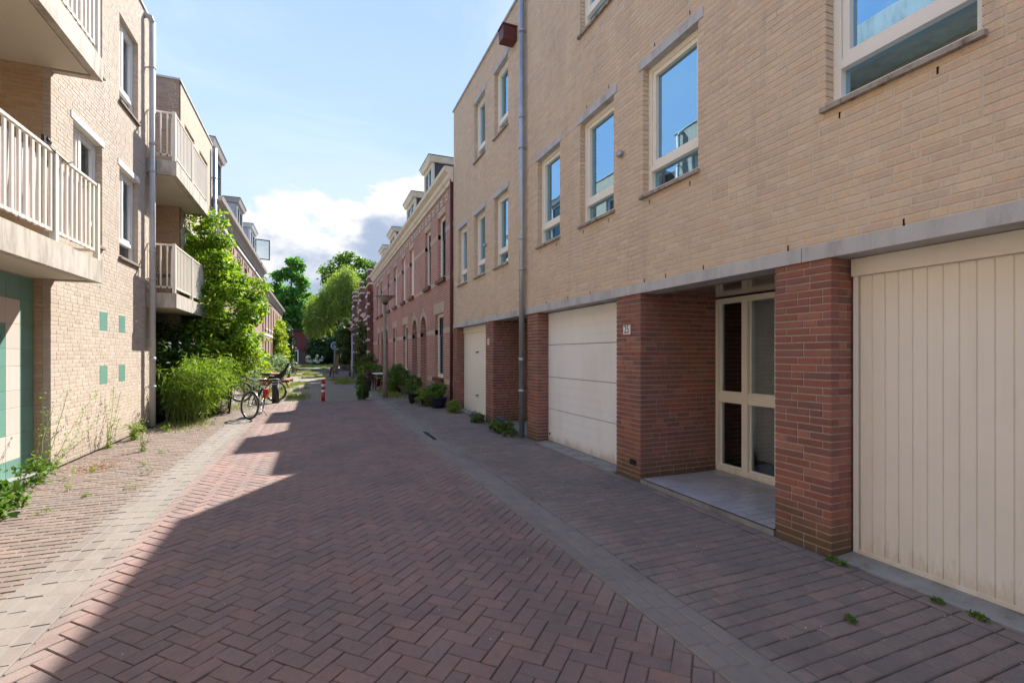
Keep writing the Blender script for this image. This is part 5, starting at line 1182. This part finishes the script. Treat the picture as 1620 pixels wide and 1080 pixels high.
# bicycles
def bicycle(label, loc, rz, lean, fcol, seat=False, bag=False, steer=0.0, fend=True, child=False, basket=False):
    t = thing('bicycle', label, 'bicycle', loc, rz); t.rotation_euler = (lean, 0, rz)
    wr = .335
    def wheel(x, y=0, st=0):
        ax = Vector((math.sin(st), math.cos(st), 0)) if st else Vector((0, 1, 0))
        m = MB(); c = Vector((x, y, wr+.02)); m.torus(c, ax, wr-.0, .02, 36, 6); w = m.build('wheel', RUBBER, t)
        m = MB(); m.torus(c, ax, wr-.03, .011, 36, 5); m.build('rim', STEEL, w)
        m = MB(); u = Vector((1, 0, 0)) if not st else Vector((math.cos(st), -math.sin(st), 0))
        for k in range(14): a = 2*math.pi*k/14; m.tube([c+ax*.02*(-1)**k, c+(u*math.cos(a)+Vector((0, 0, 1))*math.sin(a))*(wr-.03)], .0022, 4, False)
        m.tube([c-ax*.05, c+ax*.05], .02, 8); m.build('spokes', STEEL, w)
        if fend: m = MB(); m.torus(c, ax, wr+.035, .014, 22, 5, math.pi*-.05 if x < 0 else 0, math.pi*1.0) ; m.build('mudguard', BLACKP if not bag else STEEL, w)
    wheel(-.54); wheel(.56, 0, steer)
    R0 = Vector((-.54, 0, wr+.02)); BB = Vector((-.08, 0, .30)); ST = Vector((-.22, 0, .82)); HT_ = Vector((.36, 0, .86)); HB = Vector((.40, 0, .68)); FX = Vector((.56, 0, wr+.02))
    m = MB()
    for a, b, r in ((BB, ST, .017), (BB, HB, .019), (HT_, HB, .02), ((-.17, 0, .62), HT_-Vector((0, 0, .06)), .016)): m.tube([a, b], r, 8)
    for s in (-.045, .045): m.tube([R0+Vector((0, s, 0)), BB+Vector((0, s*.5, 0))], .010, 6); m.tube([R0+Vector((0, s, 0)), Vector((-.19, s*.4, .70))], .009, 6); m.tube([HB+Vector((0, s, 0)), FX+Vector((0, s, 0))], .011, 6)
    m.build('frame', fcol, t)
    m = MB(); m.tube([HT_, HT_+Vector((-.03, 0, .16))], .012, 7); q = HT_+Vector((-.03, 0, .16))
    m.tube([q+Vector((-.22, .27, -.02)), q+Vector((-.05, .25, .02)), q+Vector((.03, .1, .0)), q, q+Vector((.03, -.1, 0)), q+Vector((-.05, -.25, .02)), q+Vector((-.22, -.27, -.02))], .011, 7); h = m.build('handlebar', STEEL, t)
    m = MB(); [m.tube([q+Vector((-.24, s*.27, -.02)), q+Vector((-.12, s*.265, 0))], .017, 8) for s in (-1, 1)]; m.build('grip', BLACKP, h)
    m = MB(); m.tube([ST, ST+Vector((-.02, 0, .12))], .012, 7); m.build('seat_post', STEEL, t)
    m = MB(); s0 = ST+Vector((-.02, 0, .13)); m.hexa([s0+Vector(p) for p in ((-.13, -.09, -.03), (.14, -.02, -.01), (.14, .02, -.01), (-.13, .09, -.03), (-.14, -.10, .04), (.15, -.02, .03), (.15, .02, .03), (-.14, .10, .04))]); m.build('saddle', WOOD if bag else BLACKP, t)
    m = MB(); m.tube([BB-Vector((0, .08, 0)), BB+Vector((0, .08, 0))], .016, 8); m.torus(BB+Vector((0, .055, 0)), (0, 1, 0), .085, .008, 20, 4); m.beam(BB+Vector((0, .07, 0)), BB+Vector((.1, .07, -.13)), .015, .02, (0, 1, 0)); m.beam(BB-Vector((0, .07, 0)), BB+Vector((-.1, -.07, .13)), .015, .02, (0, 1, 0)); m.box(BB.x+.05, BB.x+.15, .06, .15, .14, .165); m.box(BB.x-.15, BB.x-.05, -.15, -.06, .42, .445); m.build('crank', STEEL, t)
    m = MB(); m.box(-.78, -.28, -.07, .07, .745, .76); [m.tube([(-.70, s, .75), (-.54, s, wr+.02)], .006, 5) for s in (-.07, .07)]; m.build('carrier', BLACKP, t)
    m = MB(); m.tube([(-.15, .05, .28), (-.25, .25, .02)], .010, 6); m.build('kickstand', STEEL, t)
    if bag: m = MB(); m.obox((-.42, .12, .60), (.27, .09, .24)); m.obox((-.42, .17, .68), (.27, .02, .09)); m.build('pannier', REDP, t)
    if child:
        m = MB(); m.hexa([(-.74, -.15, .80), (-.38, -.15, .80), (-.38, .15, .80), (-.74, .15, .80), (-.80, -.15, .86), (-.36, -.15, .90), (-.36, .15, .90), (-.80, .15, .86)])
        m.hexa([(-.78, -.15, .84), (-.72, -.15, .80), (-.72, .15, .80), (-.78, .15, .84), (-1.02, -.12, 1.35), (-.98, -.12, 1.36), (-.98, .12, 1.36), (-1.02, .12, 1.35)]); m.hexa([(-.78, -.17, .82), (-.40, -.17, .82), (-.40, -.145, .82), (-.78, -.145, .82), (-.95, -.17, 1.2), (-.72, -.17, 1.0), (-.72, -.145, 1.0), (-.95, -.145, 1.2)]); m.hexa([(-.78, .145, .82), (-.40, .145, .82), (-.40, .17, .82), (-.78, .17, .82), (-.95, .145, 1.2), (-.72, .145, 1.0), (-.72, .17, 1.0), (-.95, .17, 1.2)])
        m.build('child_seat', BLACKP, t)
    if basket: m = MB(); m.hexa([(.42, -.14, .78), (.68, -.14, .78), (.68, .14, .78), (.42, .14, .78), (.38, -.18, 1.0), (.74, -.18, 1.0), (.74, .18, 1.0), (.38, .18, 1.0)]); m.build('basket', WOODB, t)
    return t
bicycle('dark city bicycle with a red pannier parked beside the bamboo', (-1.50, 14.25, 0), R(262), -.10, DMETAL, bag=True, steer=R(-48))
bicycle('dark bicycle with black child seat and brown frame behind the red pannier bicycle', (-1.86, 18.9, 0), R(172), -.06, WOOD, child=True)
bicycle('bicycle with front basket half hidden in the tall shrub', (-2.35, 16.0, 0), R(100), .08, DMETAL, basket=True, steer=R(-20))
bicycle('bicycle parked by the far bollards, nearer of two', (-2.3, 41, 0), R(20), .08, STEEL, child=True)
bicycle('bicycle parked by the far bollards, farther of two', (-2.5, 44.5, 0), R(25), .08, DMETAL)
# picnic tables
def picnic(label, loc, rz, wd, L=1.6, sc=1):
    t = thing('picnic_table', label, 'picnic table', loc, rz)
    for k in range(4): m = MB(); m.box(-L/2, L/2, -.34+k*.172, -.34+k*.172+.16, .72, .76); m.build('top_plank', wd, t)
    for s in (-1, 1):
        for k in range(2): m = MB(); m.box(-L/2, L/2, s*.62+k*.13-.13, s*.62+k*.13-.01, .43, .47); m.build('bench_plank', wd, t)
        for x in (-L/2+.25, L/2-.25): m = MB(); m.beam((x, s*.62, 0), (x, s*.18, .72), .05, .11, (1, 0, 0)); m.build('leg', wd, t)
    for x in (-L/2+.25, L/2-.25):
        m = MB(); m.box(x+.03, x+.07, -.75, .75, .33, .43); m.box(x+.03, x+.07, -.34, .34, .63, .72); m.build('cross_beam', wd, t)
picnic('red brown picnic table behind the bicycle with child seat', (-1.85, 25.2, 0), R(84), WOOD)
picnic('grey weathered picnic table before the far street lamp', (1.75, 37.3, 0), R(10), WOODG, 1.9)
picnic('grey weathered picnic table farther off beside the round blue sign', (2.3, 42.5, 0), R(5), WOODG, 1.9)
sg = thing('traffic_sign', 'round blue and white traffic sign on a grey pole under the weeping tree', 'sign', (1.9, 56, 0))
m = MB(); m.tube([(0, 0, -.02), (0, 0, 3.0)], .05, 10); m.build('pole', POLEG, sg)
m = MB(); m.tube([(0, -.06, 2.55), (0, -.09, 2.55)], .42, 24); m.build('disc', SIGNB, sg); m = MB(); m.torus((0, -.09, 2.55), (0, 1, 0), .39, .03, 28, 5); m.obox((0, -.1, 2.62), (.14, .015, .16)); m.obox((0, -.1, 2.42), (.3, .015, .12)); m.build('symbol', WHITEP, sg)
# round table and chairs by the red row
tb = thing('garden_table', 'small rectangular garden table with a white top beside the near lamp', 'table', (2.85, 23.4, 0))
m = MB(); m.box(-.35, .35, -.6, .6, .72, .75); m.build('tabletop', WHITEP, tb)
for a in (-.3, .3):
    for b in (-.5, .5): m = MB(); m.tube([(a, b, 0), (a, b, .72)], .02, 6); m.build('leg', DMETAL, tb)
def chair(label, loc, rz):
    t = thing('bistro_chair', label, 'chair', loc, rz, 'wooden chairs at the garden table')
    m = MB(); m.lathe((0, 0, .44), [(.0, 0), (.2, 0), (.2, .03), (0, .035)], 16); m.build('seat', WOODB, t)
    for a in (-.15, .15):
        m = MB(); m.tube([(a*1.2, .17, 0), (a, .13, .45)], .014, 6); m.build('leg', WOODB, t)
        m = MB(); m.tube([(a*1.2, -.2, 0), (a, -.15, .45), (a, -.22, .85)], .014, 6); m.build('leg', WOODB, t)
    m = MB(); m.torus((0, -.21, .75), (0, 1, 0), .15, .012, 20, 5); m.torus((0, -.2, .70), (0, 1, 0), .09, .009, 16, 5); m.build('backrest', WOODB, t)
chair('tan bentwood chair on the near side of the garden table', (2.9, 22.3, 0), R(10)); chair('tan bentwood chair on the street side of the garden table', (2.25, 23.5, 0), R(-80)); chair('tan bentwood chair at the far end of the garden table', (2.95, 24.6, 0), R(175))
# pots and plants along the red row
def pot(name, label, loc, r, h, mat, ells, leafm, ln=.07, wd=.035, nb=24, nl=30, group=None, prof=None):
    t = thing(name, label, 'potted plant', loc, 0, group)
    m = MB(); m.lathe((0, 0, 0), prof or [(r*.7, 0), (r*.95, h*.5), (r, h*.9), (r*1.08, h*.92), (r*1.08, h), (r*.9, h), (r*.88, h*.9)], 22); m.build('pot', mat, t)
    P, Nn, C = blobs(ells, nb, .1, nl); m = MB()
    for i in rng.choice(len(C), 6): m.tube([(0, 0, h*.8), tuple(C[i])], .006, 4, False)
    m.build('stems', STEM, t); leaves('foliage', P, Nn, ln, wd, leafm, t)
pot('potted_plant', 'wide dark blue glazed pot with a green plant nearest the sand brick house', (3.48, 14.55, 0), .26, .33, POTB, [((0, 0, .5), (.26, .3, .2))], LF_POT, .10, .04)
pot('potted_plant', 'dark pot with a trailing yellow green plant left of the blue glazed pot', (3.28, 15.3, 0), .2, .25, BLACKP, [((0, 0, .38), (.34, .35, .2)), ((-.15, -.1, .2), (.3, .3, .16))], LF_WEED, .08, .04, 40)
pot('potted_plant', 'tilted black bucket with leafy plant beside the first brick arch', (3.05, 16.2, 0), .2, .34, BLACKP, [((0, .05, .62), (.24, .24, .3))], LF_POT, .09, .04)
pot('potted_plant', 'terracotta pot with ochre plant by the second brick arch', (3.4, 17.6, 0), .15, .25, TERRA, [((0, 0, .55), (.2, .2, .28))], LF_WEED, .06, .03)
pot('potted_plant', 'brown clipped conifer in a wooden tub before the blank white window', (3.4, 19.9, 0), .2, .34, WOODG, [((0, 0, .68), (.2, .24, .34))], LF_IVY, .05, .02, 40, 40)
bush('shrub', 'rounded dark green shrub growing against the red row beside the lamp', 'shrub', (3.25, 21.2, 0), [((0, 0, .6), (.45, .85, .6))], 90, .16, 50, .08, .05, LF_POT)
pot('potted_plant', 'green plant in a dark tub on the far side of the garden table', (3.0, 25.6, 0), .22, .4, BLACKP, [((0, 0, .75), (.4, .5, .35))], LF_POT, .1, .05, 40)
pot('potted_plant', 'large potted plant with brown dry top before the banded gable house', (2.9, 29, 0), .3, .5, TERRA, [((0, 0, 1.1), (.5, .7, .6))], LF_IVY, .12, .06, 50)
pot('potted_plant', 'green tub plant half way along the red brick row', (2.6, 27, 0), .25, .4, DMETAL, [((0, 0, .8), (.5, .6, .35))], LF_POT, .12, .06, 50)
pot('potted_plant', 'tub plant with white flowers near the far street lamp', (2.7, 32.5, 0), .25, .4, WOODG, [((0, 0, .85), (.5, .6, .4))], LF_POT, .12, .06, 50)
bush('flower', 'white flowers in front of the dark hedge', 'flower', (-.2, 77.5, 0), [((0, 0, .9), (1.3, .4, .6))], 20, .2, 16, .2, .15, FLW_W)
bush('flower', 'purple flowers beside the pillar of the cream garage door', 'flower', (3.62, 11.25, 0), [((0, 0, .12), (.12, .35, .12))], 22, .05, 26, .03, .02, FLW_P, stems=8, stemr=.003)
bush('plant', 'green leaves among the purple flowers by the cream garage door', 'plant', (3.6, 11.0, 0), [((0, 0, .1), (.14, .35, .1))], 26, .06, 26, .06, .03, LF_POT, stems=6, stemr=.003)
bush('plant', 'leafy plant at the left foot of the cream garage door', 'plant', (3.62, 13.2, 0), [((0, 0, .15), (.18, .3, .16))], 22, .08, 30, .09, .03, LF_WEED, stems=6, stemr=.003)
bush('plant', 'spreading plant on the step of the dark porch beside the drainpipe', 'plant', (3.62, 9.45, 0), [((0, 0, .12), (.2, .35, .13))], 34, .08, 30, .07, .035, LF_POT, stems=8, stemr=.003)
bush('flower', 'few purple flowers over the porch step plant', 'flower', (3.66, 9.5, 0), [((0, 0, .26), (.14, .3, .05))], 10, .04, 14, .03, .02, FLW_P, stems=4, stemr=.002)
bush('plant', 'dry low stems at the foot of the zinc drainpipe', 'plant', (3.6, 8.95, 0), [((0, 0, .06), (.16, .2, .05))], 12, .06, 20, .05, .02, LF_IVY, stems=4, stemr=.003)
# bench box
bn = thing('storage_bench', 'small red and grey slanted storage bench under the tall dark sash window', 'bench', (3.6, 15.95, 0))
m = MB(); m.box(-.22, .22, -.5, .5, 0, .45); m.build('box_body', WINE, bn); m = MB(); m.hexa([(-.26, -.52, .45), (.24, -.52, .62), (.24, .52, .62), (-.26, .52, .45), (-.26, -.52, .49), (.24, -.52, .66), (.24, .52, .66), (-.26, .52, .49)]); m.build('lid', BOLL, bn)
# planting on the left side of the plaza
bush('shrub', 'yellow green low shrub beyond the bicycles on the left', 'shrub', (-2.7, 28.5, 0), [((0, 0, .6), (.55, 2.0, .65))], 70, .25, 50, .13, .08, LF_LIME)
bush('shrub', 'bluish green shrub beyond the yellow green one on the left', 'shrub', (-2.4, 34, 0), [((0, 0, .75), (.7, 2.6, .8))], 80, .3, 50, .15, .08, LF_BLU)
bush('shrub', 'grey green shrub just behind the parked bicycles', 'shrub', (-2.6, 22, 0), [((0, 0, .7), (.5, 1.2, .75))], 60, .22, 50, .10, .04, LF_BLU)
bush('shrub', 'small bright bush beside the far bicycles', 'shrub', (-2.9, 60, 0), [((0, 0, .5), (.5, 1.5, .5))], 40, .3, 40, .2, .12, LF_LIME)
